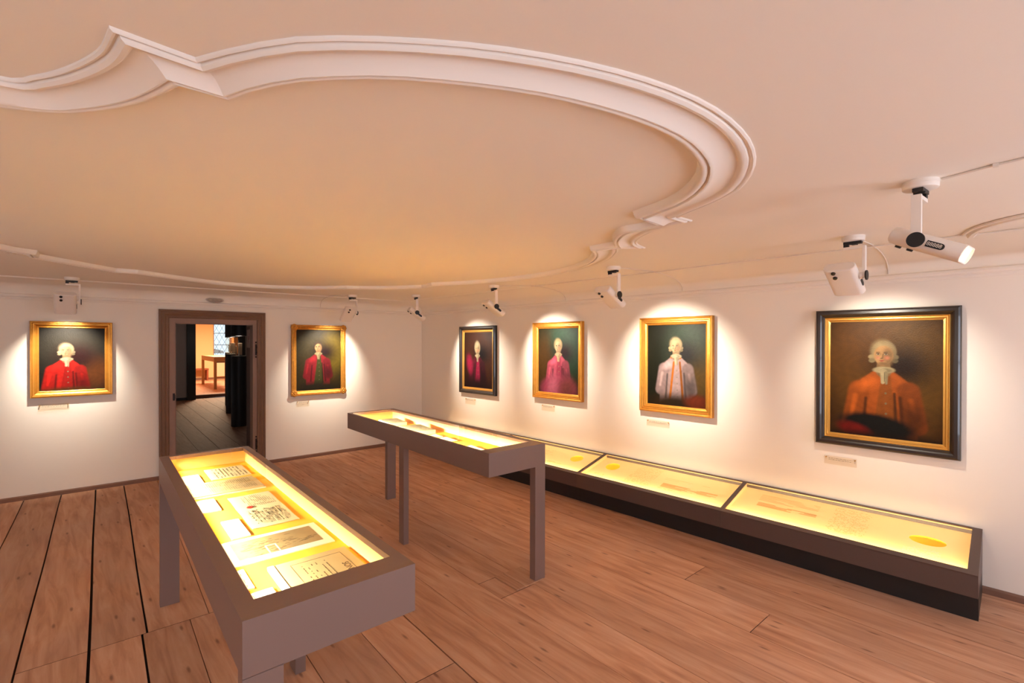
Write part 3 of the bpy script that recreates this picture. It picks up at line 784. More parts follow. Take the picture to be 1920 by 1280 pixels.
wr('handwriting', .14, .54, 2.48, 2.75, 34, .006, .007, .55, M['ochre_ink'], 11); wr('printed_text', .22, .30, 1.835, 2.37, 6, .010, .3, 1.0, M['ochre_ink'], 12)
wr('printed_text', .36, .41, 1.95, 2.395, 2, .004, .3, 1.0, M['ochre_ink'], 13); wr('printed_text', .185, .20, 2.08, 2.38, 1, .006, .05, .95, M['ochre_ink'], 14); wr('printed_text', .10, .2, 2.99, 3.12, 5, .008, .03, .9, M['ochre_ink'], 15)
t, B, wr = wall_case('third low sloping wall case from the right, half hidden by the middle table', 3.225, 4.780, .016, .016, (.385, 3.52, .078, .078), 9)
wr('handwriting', .17, .21, 3.68, 3.81, 3, .008, .02, .9, M['ochre_ink'], 21); wr('handwriting', .30, .52, 3.85, 4.05, 8, .006, .03, .4, M['ochre_ink'], 22); wr('printed_text', .16, .2, 3.60, 3.66, 3, .005, .03, .9, M['ochre_ink'], 23)
t, B, wr = wall_case('fourth low wall case from the right, farthest, behind the middle table', 4.780, 6.330, .016, .050, None, 9)
wr('printed_text', .2, .45, 5.0, 5.6, 12, .008, .05, .9, M['ochre_ink'], 31)

# ------------------------------------------------------------------ paintings
def smooth01(t): t = max(0.0, min(1.0, t)); return t * t * (3 - 2 * t)
def paint_canvas(name, w, h, recipe, parent, z0, y, NX=110):
    """plain portrait stand-in painted as a colour field; recipe = list of soft shapes in unit coordinates (0..1 right, 0..1 up)"""
    NY = int(NX * h / w); v = []; f = []; cols = []
    R = random.Random(int(w * 1000))
    asp = h / w
    for j in range(NY + 1):
        for i in range(NX + 1):
            X, Y = i / NX, j / NY
            c = [0, 0, 0]
            for sh in recipe:
                k = sh[0]; col = sh[-1]
                if k == 'bg': c = list(lin(col)); continue
                if k == 'ell':
                    _, cx, cy, rx, ry, rot, soft, col2 = sh
                    dx, dy = X - cx, (Y - cy) * asp; ca, sa = math.cos(rot), math.sin(rot)
                    a, b = (dx * ca + dy * sa) / rx, (-dx * sa + dy * ca) / (ry * asp)
                    d = math.sqrt(a * a + b * b); al = smooth01((1 + soft - d) / (2 * soft))
                elif k == 'cap':
                    _, x0, y0, x1, y1, r0, r1, soft, col2 = sh
                    px, py = X - x0, (Y - y0) * asp; bx_, by_ = x1 - x0, (y1 - y0) * asp
                    t = max(0, min(1, (px * bx_ + py * by_) / (bx_ * bx_ + by_ * by_))); rr = r0 + (r1 - r0) * t
                    d = math.hypot(px - bx_ * t, py - by_ * t) / rr; al = smooth01((1 + soft - d) / (2 * soft))
                elif k == 'tri':
                    _, pts, soft, col2 = sh
                    al = 1.0
                    for q in range(len(pts)):
                        (xa, ya), (xb, yb) = pts[q], pts[(q + 1) % len(pts)]
                        nx, ny = -(yb - ya) * asp, xb - xa; ln = math.hypot(nx, ny)
                        dd = ((X - xa) * nx + (Y - ya) * asp * ny) / ln
                        al *= smooth01((dd + soft) / (2 * soft))
                if al > 0:
                    cl = lin(col); c = [c[q] * (1 - al) + cl[q] * al for q in range(3)]
            g = 1 + 0.10 * (math.sin(X * 41 + 3 * math.sin(Y * 23)) * math.sin(Y * 37 + 2 * math.sin(X * 19))) + R.uniform(-.05, .05)
            v.append((-w / 2 + w * X, y, z0 + h * Y)); cols.append((c[0] * g * PK, c[1] * g * PK, c[2] * g * PK, 1))
    for j in range(NY):
        for i in range(NX):
            a = j * (NX + 1) + i; f.append((a, a + 1, a + NX + 2, a + NX + 1))
    me = bpy.data.meshes.new('canvas'); me.from_pydata(v, [], f); me.materials.append(M['canvas'])
    at = me.attributes.new('paint', 'FLOAT_COLOR', 'POINT'); at.data.foreach_set('color', [q for c in cols for q in c])
    o = bpy.data.objects.new('canvas', me); COL.objects.link(o); o.parent = parent
    return o
def sitter(asp, hx, hy, r, skin, hair, coat, vest, cravat, turn=.14, low=(), wide=1.0, trim=None, rolls=True, tall=1.15, hands=False):
    """a plain half-length sitter; hx, hy = head centre, r = half width of the head (all in canvas widths)"""
    dk = lambda c, k: tuple(min(255, int(q * k)) for q in c)
    skin, hair, cravat = dk(skin, .90), dk(hair, .86), dk(cravat, .86)
    E = lambda x, y, a, b, col, soft=.12, rot=0: ('ell', hx + x * r, (hy + y * r) / asp, a * r, b * r / asp, rot, soft, col)
    K = lambda x0, y0, x1, y1, a, b, col, soft=.15: ('cap', hx + x0 * r, (hy + y0 * r) / asp, hx + x1 * r, (hy + y1 * r) / asp, a * r, b * r, soft, col)
    T = lambda pts, col, soft=.006: ('tri', [(hx + x * r, (hy + y * r) / asp) for x, y in pts], soft, col)
    w = wide; o = []
    o += [E(1.6, -1.2, 2.6, 2.2, dk(coat, .22), .9)]                                             # soft dark behind the shoulder
    o += [T([(-3.1 * w, -9.5), (3.1 * w, -9.5), (3.0 * w, -4.4), (2.2 * w, -2.75), (.85, -1.75), (-.85, -1.75), (-2.2 * w, -2.75), (-3.0 * w, -4.4)], coat, .012)]
    o += [K(2.25 * w, -3.7, 3.0 * w, -7.2, .95, .85, dk(coat, .80), .2), K(-2.25 * w, -3.7, -3.0 * w, -7.2, .95, .85, dk(coat, .92), .2)]
    o += [K(1.55 * w, -4.4, 1.9 * w, -8.5, .16, .22, dk(coat, .50), .9), K(-1.6 * w, -4.6, -1.9 * w, -8.5, .13, .18, dk(coat, .55), .9)]
    o += [E(-1.5 * w, -3.1, .9, .5, dk(coat, 1.25), .9, .5), K(-2.6 * w, -4.4, -3.0 * w, -6.5, .22, .16, dk(coat, 1.2), .9), K(2.5 * w, -4.6, 2.9 * w, -6.6, .2, .14, dk(coat, 1.02), .9)]
    o += [E(2.7 * w, -6.6, .9, 1.6, dk(coat, .55), .8)]
    o += [T([(-.12, -2.1), (-1.05, -9.5), (1.25, -9.5), (.62, -2.1)], vest, .010), K(.95, -4.0, 1.2, -9, .12, .2, dk(vest, .6), .8)]
    if trim: o += [K(-.32, -2.6, -1.05, -9, .17, .2, trim, .3), K(.72, -2.6, 1.28, -9, .15, .2, dk(trim, .8), .3), K(-.85, -1.85, .85, -1.95, .14, .14, trim, .4)]
    for i in range(5): o += [E(.22 + .02 * i, -4.0 - i * 1.05, .10, .10, dk(cravat, .72), .3)]
    o += [K(.02, -.85, .05, -1.75, .52, .66, dk(skin, .74), .12), E(.05, -1.62, .92, .34, cravat, .2), E(.35, -1.66, .5, .22, dk(cravat, .78), .5)]
    o += [K(.05, -1.8, -.02, -2.9, .30, .16, cravat, .3), K(.26, -1.9, .28, -3.0, .16, .10, dk(cravat, .82), .4), K(.12, -1.9, .12, -2.8, .03, .02, dk(cravat, .6), .8)]
    o += [E(.06, .26, 1.06, tall, dk(hair, .78), .10), E(-.12, .38, .86, tall * .86, hair, .45)]
    if rolls: o += [E(-.98, -.28, .30, .24, hair, .25), E(-.96, -.66, .28, .22, dk(hair, .86), .25), E(1.02, -.28, .28, .24, dk(hair, .72), .25), E(1.0, -.66, .26, .22, dk(hair, .62), .25)]
    t = -turn
    o += [E(.02, -.10, .82, .98, skin, .08), E(.0, -.62, .56, .54, skin, .16), E(.46, -.20, .40, .86, dk(skin, .72), .55), E(.05, -.98, .46, .16, dk(skin, .70), .7)]
    o += [E(t - .28, -.34, .24, .20, dk(skin, 1.06), .9), E(t + .46, -.36, .20, .18, (205, 128, 96), .9), E(t - .30, -.36, .17, .13, (214, 138, 104), .9)]
    for sx in (-.30, .36):
        o += [E(t + sx, .02, .19, .11, dk(skin, .66), .5), E(t + sx, .0, .13, .06, (214, 196, 170), .3), E(t + sx + .01, .0, .06, .065, (52, 38, 28), .3), K(t + sx - .15, .19, t + sx + .14, .20, .035, .03, dk(hair, .42), .6), K(t + sx - .13, .06, t + sx + .13, .05, .02, .02, dk(skin, .32), .6)]
    o += [K(t + .05, .02, t - .02, -.34, .06, .11, dk(skin, .98), .6), K(t + .13, -.02, t + .10, -.32, .05, .07, dk(skin, .68), .8), E(t + .02, -.43, .13, .05, dk(skin, .52), .6)]
    o += [E(t + .03, -.62, .22, .045, (150, 66, 52), .4), E(t + .03, -.70, .17, .05, (186, 96, 76), .6), E(t + .03, -.80, .16, .03, dk(skin, .68), .8)]
    if hands: o += [E(-.5, -7.3, .62, .40, skin, .2, .3), E(.55, -7.5, .60, .38, dk(skin, .88), .2, -.3), E(-1.3, -7.0, .5, .5, cravat, .4), E(1.4, -7.2, .5, .5, dk(cravat, .8), .4)]
    return o + list(low)
GF = [(0, 0), (0, -.035), (.006, -.046), (.018, -.048), (.024, -.040), (.034, -.040), (.046, -.032), (.056, -.022), (.064, -.024), (.070, -.020), (.070, -.006), (.066, 0)]
GF2 = [(0, 0), (0, -.052), (.008, -.060), (.016, -.058), (.024, -.050), (.034, -.050), (.040, -.040), (.052, -.040), (.058, -.030), (.070, -.026), (.078, -.018), (.078, -.006), (.074, 0)]
BF = [(0, 0), (0, -.040), (.006, -.052), (.016, -.058), (.034, -.058), (.044, -.050), (.054, -.036), (.060, -.030), (.060, -.010), (.056, 0)]
def slip_prof(i0, wd): return [(i0, -.012), (i0, -.030), (i0 + .006, -.033), (i0 + .012, -.026), (i0 + .020, -.026), (i0 + .026, -.018), (i0 + wd, -.015), (i0 + wd, -.008), (i0 + wd - .003, -.004)]
def painting(label, loc, rz, w, h, prof, fm, recipe, slip=None, ornaments=False, NX=110):
    t = thing('framed_painting', label, 'painting', loc, rz)
    fq = MB(); fq.ring(w, h, prof)
    if not ornaments: fq.build('frame', fm, t)
    ins = prof[-2][0]
    if slip:
        mb = MB(); mb.ring(w, h, slip_prof(ins - .002, slip)); mb.build('gilt_slip', M['goldslip'], t); ins += slip - .004
    paint_canvas('canvas', w - 2 * ins + .006, h - 2 * ins + .006, recipe, t, ins - .003, -.0085, NX)
    mb = MB(); mb.box(-w / 2 + .03, w / 2 - .03, -.007, -.001, .03, h - .03); mb.build('backing', M['doorleaf'], t)
    if ornaments:
        for sx in (-1, 1):
            for top in (0, 1):
                q = MB(); cx = sx * (w / 2 - .038); cz = h - .038 if top else .038
                for k in range(9):
                    a = k * 2 * PI / 8; r = .030 if k < 8 else 0; px, pz = cx + r * math.cos(a), cz + r * math.sin(a)
                    q.lathe([(.002, -.060 if k == 8 else -.054), (.012, -.056 if k == 8 else -.050), (.019, -.046), (.021, -.030)], (0, 0, 0), 10)
                    n_ = 40
                    for i in range(len(q.v) - n_, len(q.v)):
                        x_, y_, z_ = q.v[i]; q.v[i] = (px + x_, z_, pz + y_)
                q.build('corner_ornament', M['gold_worn'], t, smooth=True)
        q = fq
        for k in range(34):
            for sx in (-1, 1): q.box(sx * (w / 2 - .030) - .005, sx * (w / 2 - .030) + .005, -.052, -.046, .09 + k * (h - .18) / 34, .09 + (k + .55) * (h - .18) / 34)
        for k in range(24):
            for z in (.030, h - .030): q.box(-w / 2 + .09 + k * (w - .18) / 24, -w / 2 + .09 + (k + .55) * (w - .18) / 24, -.052, -.046, z - .005, z + .005)
        fq.build('frame', fm, t)
    return t
RZR = -PI / 2
PK = .54                                                       # all pigments scaled down so the spot beams don't bleach them
# right wall, from the corner towards the camera
painting('small dark portrait in a black and gold frame, first right of the corner', (WX, (5.116 + 5.953) / 2, .934), RZR, .837, 1.016, BF, M['blackframe'],
    [('bg', (46, 20, 11)), ('ell', .66, .55, .40, .6, 0, .9, (74, 36, 17))] + sitter(1.23, .47, .86, .093, (214, 180, 136), (206, 184, 148), (74, 18, 30), (150, 26, 62), (214, 190, 150), wide=.85, tall=1.5, rolls=False,
    low=[('ell', .20, .42, .10, .16, .2, .6, (150, 26, 62)), ('ell', .5, .05, .6, .12, 0, .8, (34, 11, 14))]), slip=.034)
painting('rose pink portrait in a gilt frame, second from the corner on the right wall', (WX, (3.553 + 4.364) / 2, .990), RZR, .811, .971, GF2, M['gold'],
    [('bg', (30, 38, 20)), ('ell', .68, .72, .34, .36, 0, .8, (44, 76, 54)), ('ell', .14, .4, .24, .5, 0, .7, (72, 46, 18))] + sitter(1.22, .50, .88, .094, (226, 186, 140), (210, 178, 126), (172, 74, 92), (150, 54, 74), (226, 188, 144), wide=.85, tall=1.25, rolls=False, hands=True,
    low=[('ell', .50, .05, .44, .22, 0, .25, (158, 62, 84)), ('ell', .72, .08, .20, .16, .3, .7, (120, 58, 56)), ('ell', .36, .08, .12, .18, -.2, .8, (186, 94, 112))]))
painting('pale mauve and orange portrait in a gilt frame, third from the corner', (WX, (1.986 + 2.771) / 2, .981), RZR, .785, .984, GF2, M['gold'],
    [('bg', (26, 26, 12)), ('ell', .70, .66, .30, .34, 0, .8, (52, 70, 48)), ('ell', .82, .32, .3, .3, 0, .8, (92, 66, 22))] + sitter(1.31, .50, .96, .098, (232, 192, 142), (222, 192, 142), (168, 140, 136), (176, 148, 144), (226, 206, 168), wide=.92, trim=(190, 104, 30),
    low=[('ell', .5, .02, .6, .12, 0, .6, (46, 30, 14)), ('ell', .86, .07, .2, .08, 0, .5, (112, 42, 18))]), NX=120)
painting('largest portrait, sitter in an orange coat, black and gold frame nearest the right edge', (WX, (.250 + 1.127) / 2, .883), RZR, .877, 1.082, BF, M['blackframe'],
    [('bg', (72, 42, 12)), ('ell', .62, .58, .44, .42, 0, .9, (120, 82, 26)), ('ell', .25, .75, .3, .3, 0, .9, (102, 62, 18))] + sitter(1.26, .50, .90, .104, (214, 162, 104), (200, 172, 120), (176, 86, 28), (150, 80, 28), (218, 194, 144), wide=.92,
    low=[('ell', .44, .10, .34, .10, -.15, .25, (24, 22, 18)), ('ell', .24, .05, .16, .06, -.3, .4, (124, 24, 16)), ('ell', .5, -.04, .8, .08, 0, .5, (36, 22, 11))]), slip=.038, NX=170)
# back wall
c = back((4.797 + 4.113) / 2)
painting('bright red-coated portrait in a gilt frame, left of the doorway', (c.x, c.y, 1.092), WA, .684, .836, GF, M['gold'],
    [('bg', (32, 26, 18)), ('ell', .6, .72, .5, .3, 0, .9, (48, 42, 30)), ('ell', .88, .25, .26, .24, 0, .7, (104, 56, 20))] + sitter(1.26, .40, .80, .105, (226, 178, 128), (224, 196, 152), (192, 30, 20), (158, 24, 16), (224, 204, 164), wide=.88,
    low=[('ell', .5, -.02, .6, .07, 0, .5, (84, 52, 20))]))
c = back((2.137 + 1.348) / 2)
painting('crimson-coated portrait in a carved gilt frame with corner ornaments, right of the doorway', (c.x, c.y, .923), WA, .789, 1.035, GF, M['gold_worn'],
    [('bg', (54, 41, 14)), ('ell', .80, .62, .26, .34, 0, .5, (98, 80, 20)), ('ell', .2, .8, .3, .2, 0, .9, (66, 55, 26))] + sitter(1.38, .48, .98, .090, (208, 154, 104), (76, 52, 28), (134, 26, 34), (62, 60, 24), (188, 164, 120), wide=.95, rolls=False,
    low=[('ell', .48, .02, .46, .12, 0, .5, (38, 30, 15))]), ornaments=True)

# caption plates under the paintings
def plate(label, loc, rz, w, h, seed):
    t = thing('caption_plate', label, 'caption plate', loc, rz, 'clear caption plates under the paintings')
    mb = MB(); mb.box(-w / 2, w / 2, -.014, -.008, 0, h); mb.build('acrylic_plate', M['clear'], t)
    q = MB(); R = random.Random(seed)
    for r in range(2):
        p = -w / 2 + .03; z = h - .018 - r * .012; end = w / 2 - (.03 if r < 2 else w * .55)
        while p < end:
            l = R.uniform(.006, .022); q.box(p, min(p + l, end), -.0146, -.0141, z - .0012, z + .0012); p += l + .005
    q.build('lettering', M['ink'], t)
    for sx in (-1, 1):
        q = MB(); q.cyl((sx * (w / 2 - .012), -.018, h - .014), (sx * (w / 2 - .012), 0.0, h - .014), .0045, n=12); q.build('pin', M['goldslip'], t)
for lb, tt, z, w, h in (('clear caption plate under the red-coated portrait left of the doorway', WX + .025, .943, .25, .075), ('clear caption plate under the carved-frame portrait right of the doorway', WX - 2.61, .762, .18, .086)):
    c = back(tt / cosw); plate(lb, (c.x, c.y, z), WA, w, h, int(z * 100))
for lb, yy, z, w, h in (('clear caption plate under the small dark portrait nearest the corner', 5.72, .762, .24, .09), ('clear caption plate under the rose pink portrait on the right wall', 4.125, .825, .22, .08), ('clear caption plate under the pale mauve and orange portrait on the right wall', 2.575, .821, .26, .07), ('clear caption plate under the largest portrait with the orange coat', .96, .717, .22, .068)):
    plate(lb, (WX, yy, z), RZR, w, h, int(z * 100))

# ------------------------------------------------------------------ ceiling spotlights
def stadium(w, t, n=10):
    """flat oval section in (y, z), width w, thickness t"""
    r = t / 2; P = []
    for k in range(n + 1): a = -PI / 2 + PI * k / n; P.append((w / 2 - r + r * math.cos(a), r * math.sin(a)))
    for k in range(n + 1): a = PI / 2 + PI * k / n; P.append((-w / 2 + r + r * math.cos(a), r * math.sin(a)))
    return P
HY = .052                                                    # head centre, sideways from the canopy
def make_lamp():
    """local: beam towards +x before tilting; arm on the -y side; root on the ceiling"""
    t = thing('ceiling_spotlight', '', 'spotlight')
    mb = MB(); mb.lathe([(.050, -.034), (.058, -.032), (.060, -.028), (.060, -.016), (.061, -.015), (.061, 0)], n=40); mb.build('canopy', M['lampwhite'], t, smooth=True)
    mb = MB(); mb.box(-.018, .018, -.045, .050, -.050, -.034); mb.box(-.014, .014, .024, .050, -.066, -.050); mb.box(-.020, .020, -.020, .010, -.054, -.046); mb.build('adapter', M['lampblack'], t, bevel=.002)
    mb = MB(); mb.box(-.014, .014, -.064, .050, -.082, -.066); mb.box(-.017, .017, -.066, -.050, -.262, -.066); mb.build('arm', M['lampwhite'], t, bevel=.0015)
    mb = MB(); mb.cyl((0, -.050, -.250), (0, -.036, -.250), .020, n=28); mb.build('pivot', M['lampwhite'], t)
    mb = MB(); mb.cyl((0, -.0735, -.250), (0, -.066, -.250), .030, n=40); mb.build('knob', M['lampblack'], t)
    return t
def make_head():
    h = bpy.data.objects.new('lamp_head', None); COL.objects.link(h); h.empty_display_size = .05
    W_, T_, X0, X1 = .176, .068, -.105, .150
    st = stadium(W_, T_); si = stadium(W_ - .008, T_ - .008)
    mb = MB()
    n = len(st)
    A = [mb.vert((X0, y, z)) for y, z in stadium(W_ - .012, T_ - .012)]; A2 = [mb.vert((X0 + .006, y, z)) for y, z in st]
    Bq = [mb.vert((X1, y, z)) for y, z in st]; C = [mb.vert((X1, y, z)) for y, z in si]; D = [mb.vert((X1 - .05, y, z)) for y, z in si]
    mb.face(A)
    for P, Q in ((A, A2), (A2, Bq), (Bq, C), (C, D)):
        for i in range(n): mb.face((P[i], P[(i + 1) % n], Q[(i + 1) % n], Q[i]))
    mb.build('housing', M['lampwhite'], h, smooth=True)
    mb = MB(); mb.prism(si, X1 - .052, X1 - .046, lambda y, z, x: (x, y, z)); mb.build('reflector', M['reflector'], h)
    mb = MB(); mb.prism(stadium(W_ - .03, T_ - .03), X1 - .044, X1 - .036, lambda y, z, x: (x, y, z)); mb.build('lens', M['lens'], h)
    for k in range(3):
        mb = MB(); mb.box(X1 - .03, X1 - .004, -.055 + k * .052, -.053 + k * .052, -.031, .031); mb.build('louvre', M['lampwhite'], h)
    for x in (-.085, -.040):
        mb = MB(); mb.cyl((x, .030, -.033), (x, .030, -.043), .013, .011, 20); mb.build('dial', M['lampblack'], h)
    mb = MB(); p = [(x_, z_) for x_, z_ in [(.030, -.0125)] + [(.080 + .0125 * math.cos(-PI / 2 + PI * k / 10), .0125 * math.sin(-PI / 2 + PI * k / 10)) for k in range(11)] + [(.030, .0125)]]
    mb.prism(p, -W_ / 2 - .0012, -W_ / 2 + .004, lambda a, b, d: (a, d, b)); sp = mb.build('scale_plate', M['lampblack'], h)
    return h, sp
HEAD, SPL = make_head()
def text_on(sp):
    return text_mesh('88888', .021, 'scale_digits', M['cable'], sp, (.058, -.0895, 0), tilt=(PI / 2, 0, 0))
LAMP = make_lamp()
HEAD.parent = LAMP
first = [True]
SPOT = (1.0, .91, .76)
def lamp(label, x, y, yaw, pitch, energy, group='white spotlights on the ceiling', cone=80):
    o = LAMP if first[0] else copy_tree(LAMP)
    first[0] = False
    tag(o, label, 'spotlight', group)
    o.location = (x, y, ZC + .0005); o.rotation_euler.z = yaw
    hd = [c for c in COL.objects if c.parent == o and c.name.startswith('lamp_head')][0]
    hd.location = (0, HY, -.250); hd.rotation_euler = (0, pitch, 0)      # positive pitch about y tilts +x down
    Rz = Matrix.Rotation(yaw, 3, 'Z'); d = Rz @ Vector((math.cos(pitch), 0, -math.sin(pitch)))
    pv = Vector((x, y, ZC)) + Rz @ Vector((0, HY, -.250))
    l = bpy.data.lights.new('spot_beam', 'SPOT'); l.energy = energy; l.color = SPOT; l.spot_size = math.radians(cone); l.spot_blend = .95; l.shadow_soft_size = .022
    so = bpy.data.objects.new('spot_beam', l); COL.objects.link(so); so.location = pv + d * .156; so.rotation_euler = d.to_track_quat('-Z', 'Y').to_euler()
    return o, hd
def aim(x, y, tx, ty): return math.atan2(ty - y, tx - x)
c1 = back((4.797 + 4.113) / 2); c2 = back((2.137 + 1.348) / 2)
D = math.radians
E_SP = 49
lamp('white ceiling spotlight in front of the red-coated portrait, left of the doorway', .116, 6.735, aim(.09, 6.73, c1.x - .02, c1.y), D(47), E_SP * .95, None)
lamp('white ceiling spotlight turned left towards the carved-frame portrait by the doorway', 3.023, 6.438, aim(2.98, 6.44, c2.x + .12, c2.y), D(43), E_SP * 1.1, None)
lamp('white ceiling spotlight in the far corner, aimed at the small dark portrait', 3.659, 5.80, aim(3.659, 5.85, WX, 5.55), D(36), E_SP * 1.0, None)
lamp('white ceiling spotlight aimed at the rose pink portrait on the right wall', 3.698, 4.19, aim(3.698, 4.24, WX, 4.02), D(34), E_SP * 1.0, None)
lamp('white ceiling spotlight aimed at the mauve portrait, near the stucco notch', 3.547, 2.433, aim(3.547, 2.48, WX, 2.40), D(32), E_SP * 1.12, None)
lamp('white ceiling spotlight in front of the largest portrait, seen from behind', 3.616, .697, aim(3.616, .75, WX, .69), D(33), E_SP * .46, None)
o7, h7 = lamp('largest, nearest white ceiling spotlight, lit end towards the right edge', 2.592, .270, D(-96), D(27), E_SP * .8, None, 60)
for o in [o for o in COL.objects if o.parent == h7 and o.name.startswith('scale_plate')]: text_on(o)

# thin painted cables from the lamps over the ceiling and down the cove
def cable(label, pts, r=.0042):
    mb = MB(); q = spline([p[:2] for p in pts], 4) if False else pts
    mb.tube(q, r, 6); o = mb.build('cable', M['cable'], smooth=True); return tag(o, label, 'cable', None)
def zc(x, y):
    d = (WX - x) / CR
    for (f0, z0), (f1, z1) in zip(cove, cove[1:]):
        if f0 <= d <= f1 and f1 > f0: return z0 + (z1 - z0) * (d - f0) / (f1 - f0)
    return ZC if d > 1 else ZR
def over(pts, n=14):
    out = []
    for (x0, y0), (x1, y1) in zip(pts, pts[1:]):
        for k in range(n): out.append((x0 + (x1 - x0) * k / n, y0 + (y1 - y0) * k / n))
    out.append(pts[-1]); return [(x, y, zc(x, y) - .0035) for x, y in out]
for lb, x, y, yb in (('thin white cable running from the largest portrait\'s spotlight down the cove', 3.68, .69, .66), ('thin white cable running from the mauve portrait\'s spotlight down the cove', 3.61, 2.42, 2.31), ('thin white cable running from the rose pink portrait\'s spotlight down the cove', 3.76, 4.17, 3.84)):
    p = over([(x, y), (4.06, yb), (WX - .012, yb)]) + [(WX - .010, yb, ZR + .012)]; cable(lb, p)
cable('thin white cable from the nearest spotlight across the ceiling to the right edge', [(2.60, .205, ZC - .004), (2.54, .06, ZC - .004), (2.50, -.1, ZC - .004), (2.46, -.6, ZC - .004), (2.45, -1.6, ZC - .004)], .005)
mb = MB(); mb.box(-.010, .010, -.008, .008, -.012, .0); tag(mb.build('cable_clip', M['cable'], loc=(2.535, .05, ZC)), 'tiny white cable clip on the ceiling beside the nearest spotlight', 'clip')
cable('thin white cable lying along the top of the cove above the right wall', [(WX - .555 + .004 * math.sin(k * 1.3), 3.9 - k * .15, 2.360) for k in range(38)], .0045)
def zb(dd):
    d = dd / CB
    for (f0, z0), (f1, z1) in zip(cove, cove[1:]):
        if f0 <= d <= f1 and f1 > f0: return z0 + (z1 - z0) * (d - f0) / (f1 - f0)
    return ZC
p = [(2.96, 6.42, ZC - .0035), (2.87, 6.60, ZC - .0035)]
for k in range(11):
    dd = .40 - .39 * k / 10; q = back((WX - 2.86) / cosw, dd); p.append((q.x, q.y, zb(dd) - .0035))
q = back((WX - 2.86) / cosw, .008); p.append((q.x, q.y, ZR + .01)); cable('thin white cable from the spotlight right of the doorway, down the cove to the rail', p)

# glass lamp in the cove above the doorway
q = back((WX - 1.503) / cosw, .016)
t = thing('emergency_light', 'small oval clear glass lamp in the cove above the doorway', 'lamp', (q.x, q.y, 2.258), WA)
def oval(mb): mb.v = [(x, -z * math.cos(.35) + y * .40 * math.sin(.35), y * .40 * math.cos(.35) - z * math.sin(.35)) for x, y, z in mb.v]; return mb
mb = MB(); mb.lathe([(.094, -.012), (.102, -.008), (.102, .012), (.094, .016), (.086, .012)], n=48); oval(mb).build('base', M['silver'], t, smooth=True)
mb = MB(); mb.lathe([(.088, .010), (.084, .022), (.068, .034), (.042, .042), (.010, .045)], n=48); oval(mb).build('glass_dome', M['glassdome'], t, smooth=True)
for k in range(3):
    mb = MB(); mb.lathe([(.016, .010), (.016, .018), (.012, .028), (.004, .031)], (-.050 + .050 * k, 0, 0), 14); oval(mb).build('bulb', M['lampwhite'], t, smooth=True)

# ------------------------------------------------------------------ doorway with moulded architrave and open leaf
dc = back((WX - 1.508) / cosw)
dr_ = bpy.data.objects.new('door_1', None); COL.objects.link(dr_); dr_.location = (dc.x, dc.y, 0); dr_.rotation_euler.z = WA; dr_['kind'] = 'structure'
w_o, h_o = 1.198, 2.110
AP_ = [(0, 0), (0, -.030), (.006, -.040), (.018, -.042), (.024, -.034), (.034, -.032), (.046, -.040), (.056, -.042), (.062, -.032), (.076, -.026), (.086, -.030), (.096, -.028), (.104, -.018), (.108, 0)]
mb = MB(); loops = []
for ins, y in AP_: loops.append([mb.vert(p) for p in ((-w_o / 2 + ins, y, 0), (-w_o / 2 + ins, y, h_o - ins), (w_o / 2 - ins, y, h_o - ins), (w_o / 2 - ins, y, 0))])
for i in range(len(loops)):
    a, b = loops[i], loops[(i + 1) % len(loops)]
    for k in range(3): mb.face((a[k], a[k + 1], b[k + 1], b[k]))
mb.build('architrave', M['doorwood'], dr_)
mb = MB()
mb.box(-w_o / 2 + .100, -w_o / 2 + .166, -.010, .34, 0, 1.952); mb.box(w_o / 2 - .155, w_o / 2 - .100, -.010, .10, 0, 1.952); mb.box(-w_o / 2 + .100, w_o / 2 - .100, -.010, .34, 1.946, h_o - .10)
mb.box(w_o / 2 - .118, w_o / 2 - .100, .10, .34, 0, 1.952)
mb.box(-w_o / 2 + .160, -w_o / 2 + .176, .012, .06, 0, 1.95); mb.box(-w_o / 2 + .17, w_o / 2 - .15, .012, .06, 1.935, 1.95)
mb.build('casing', M['casing'], dr_)
mb = MB(); mb.box(-w_o / 2 + .166, w_o / 2 - .15, .0, .34, .0, .012); mb.build('threshold', M['skirt'], dr_)
mb = MB(); mb.box(-w_o / 2 + .14, -w_o / 2 + .163, -.0125, -.010, .97, 1.06); mb.box(-w_o / 2 + .150, -w_o / 2 + .167, -.016, -.010, .99, 1.04); mb.build('lock_plate', M['iron'], dr_)
for z in (.30, 1.60):
    mb = MB(); x = w_o / 2 - .118
    mb.cyl((x, -.020, z - .075), (x, -.020, z + .075), .009, n=12); mb.box(x - .004, x + .024, -.016, -.010, z - .05, z - .025); mb.box(x - .004, x + .026, -.016, -.010, z + .02, z + .05)
    for k in range(5): mb.lathe([(.004, -.012), (.011, 0), (.004, .012)], (x, -.020, z - .10 + k * .05), 10)
    mb.build('hinge', M['iron'], dr_)
# open leaf, swung into the passage
lf = bpy.data.objects.new('door_leaf', None); COL.objects.link(lf); lf.parent = dr_
p0 = Vector((2.020, 7.44)); p1 = Vector((2.170, 8.36)); dv = p1 - p0
lf.matrix_parent_inverse = Matrix.Identity(4)
inv = (Matrix.Translation((dc.x, dc.y, 0)) @ Matrix.Rotation(WA, 4, 'Z')).inverted()
lp = inv @ Vector((p0.x, p0.y, 0)); lf.location = lp; lf.rotation_euler.z = math.atan2(dv.y, dv.x) - WA
Ld = dv.length
mb = MB(); mb.box(0, Ld, -.045, 0, .012, 1.94)
for (x0, x1, z0, z1) in ((.10, Ld - .10, .15, .85), (.10, Ld - .10, 1.0, 1.55)):
    mb.box(x0, x1, 0, .008, z0, z1); mb.box(x0 + .04, x1 - .04, .008, .014, z0 + .04, z1 - .04)
mb.build('leaf_panel', M['doorleaf'], lf)
ang = math.atan2(dv.y, dv.x)
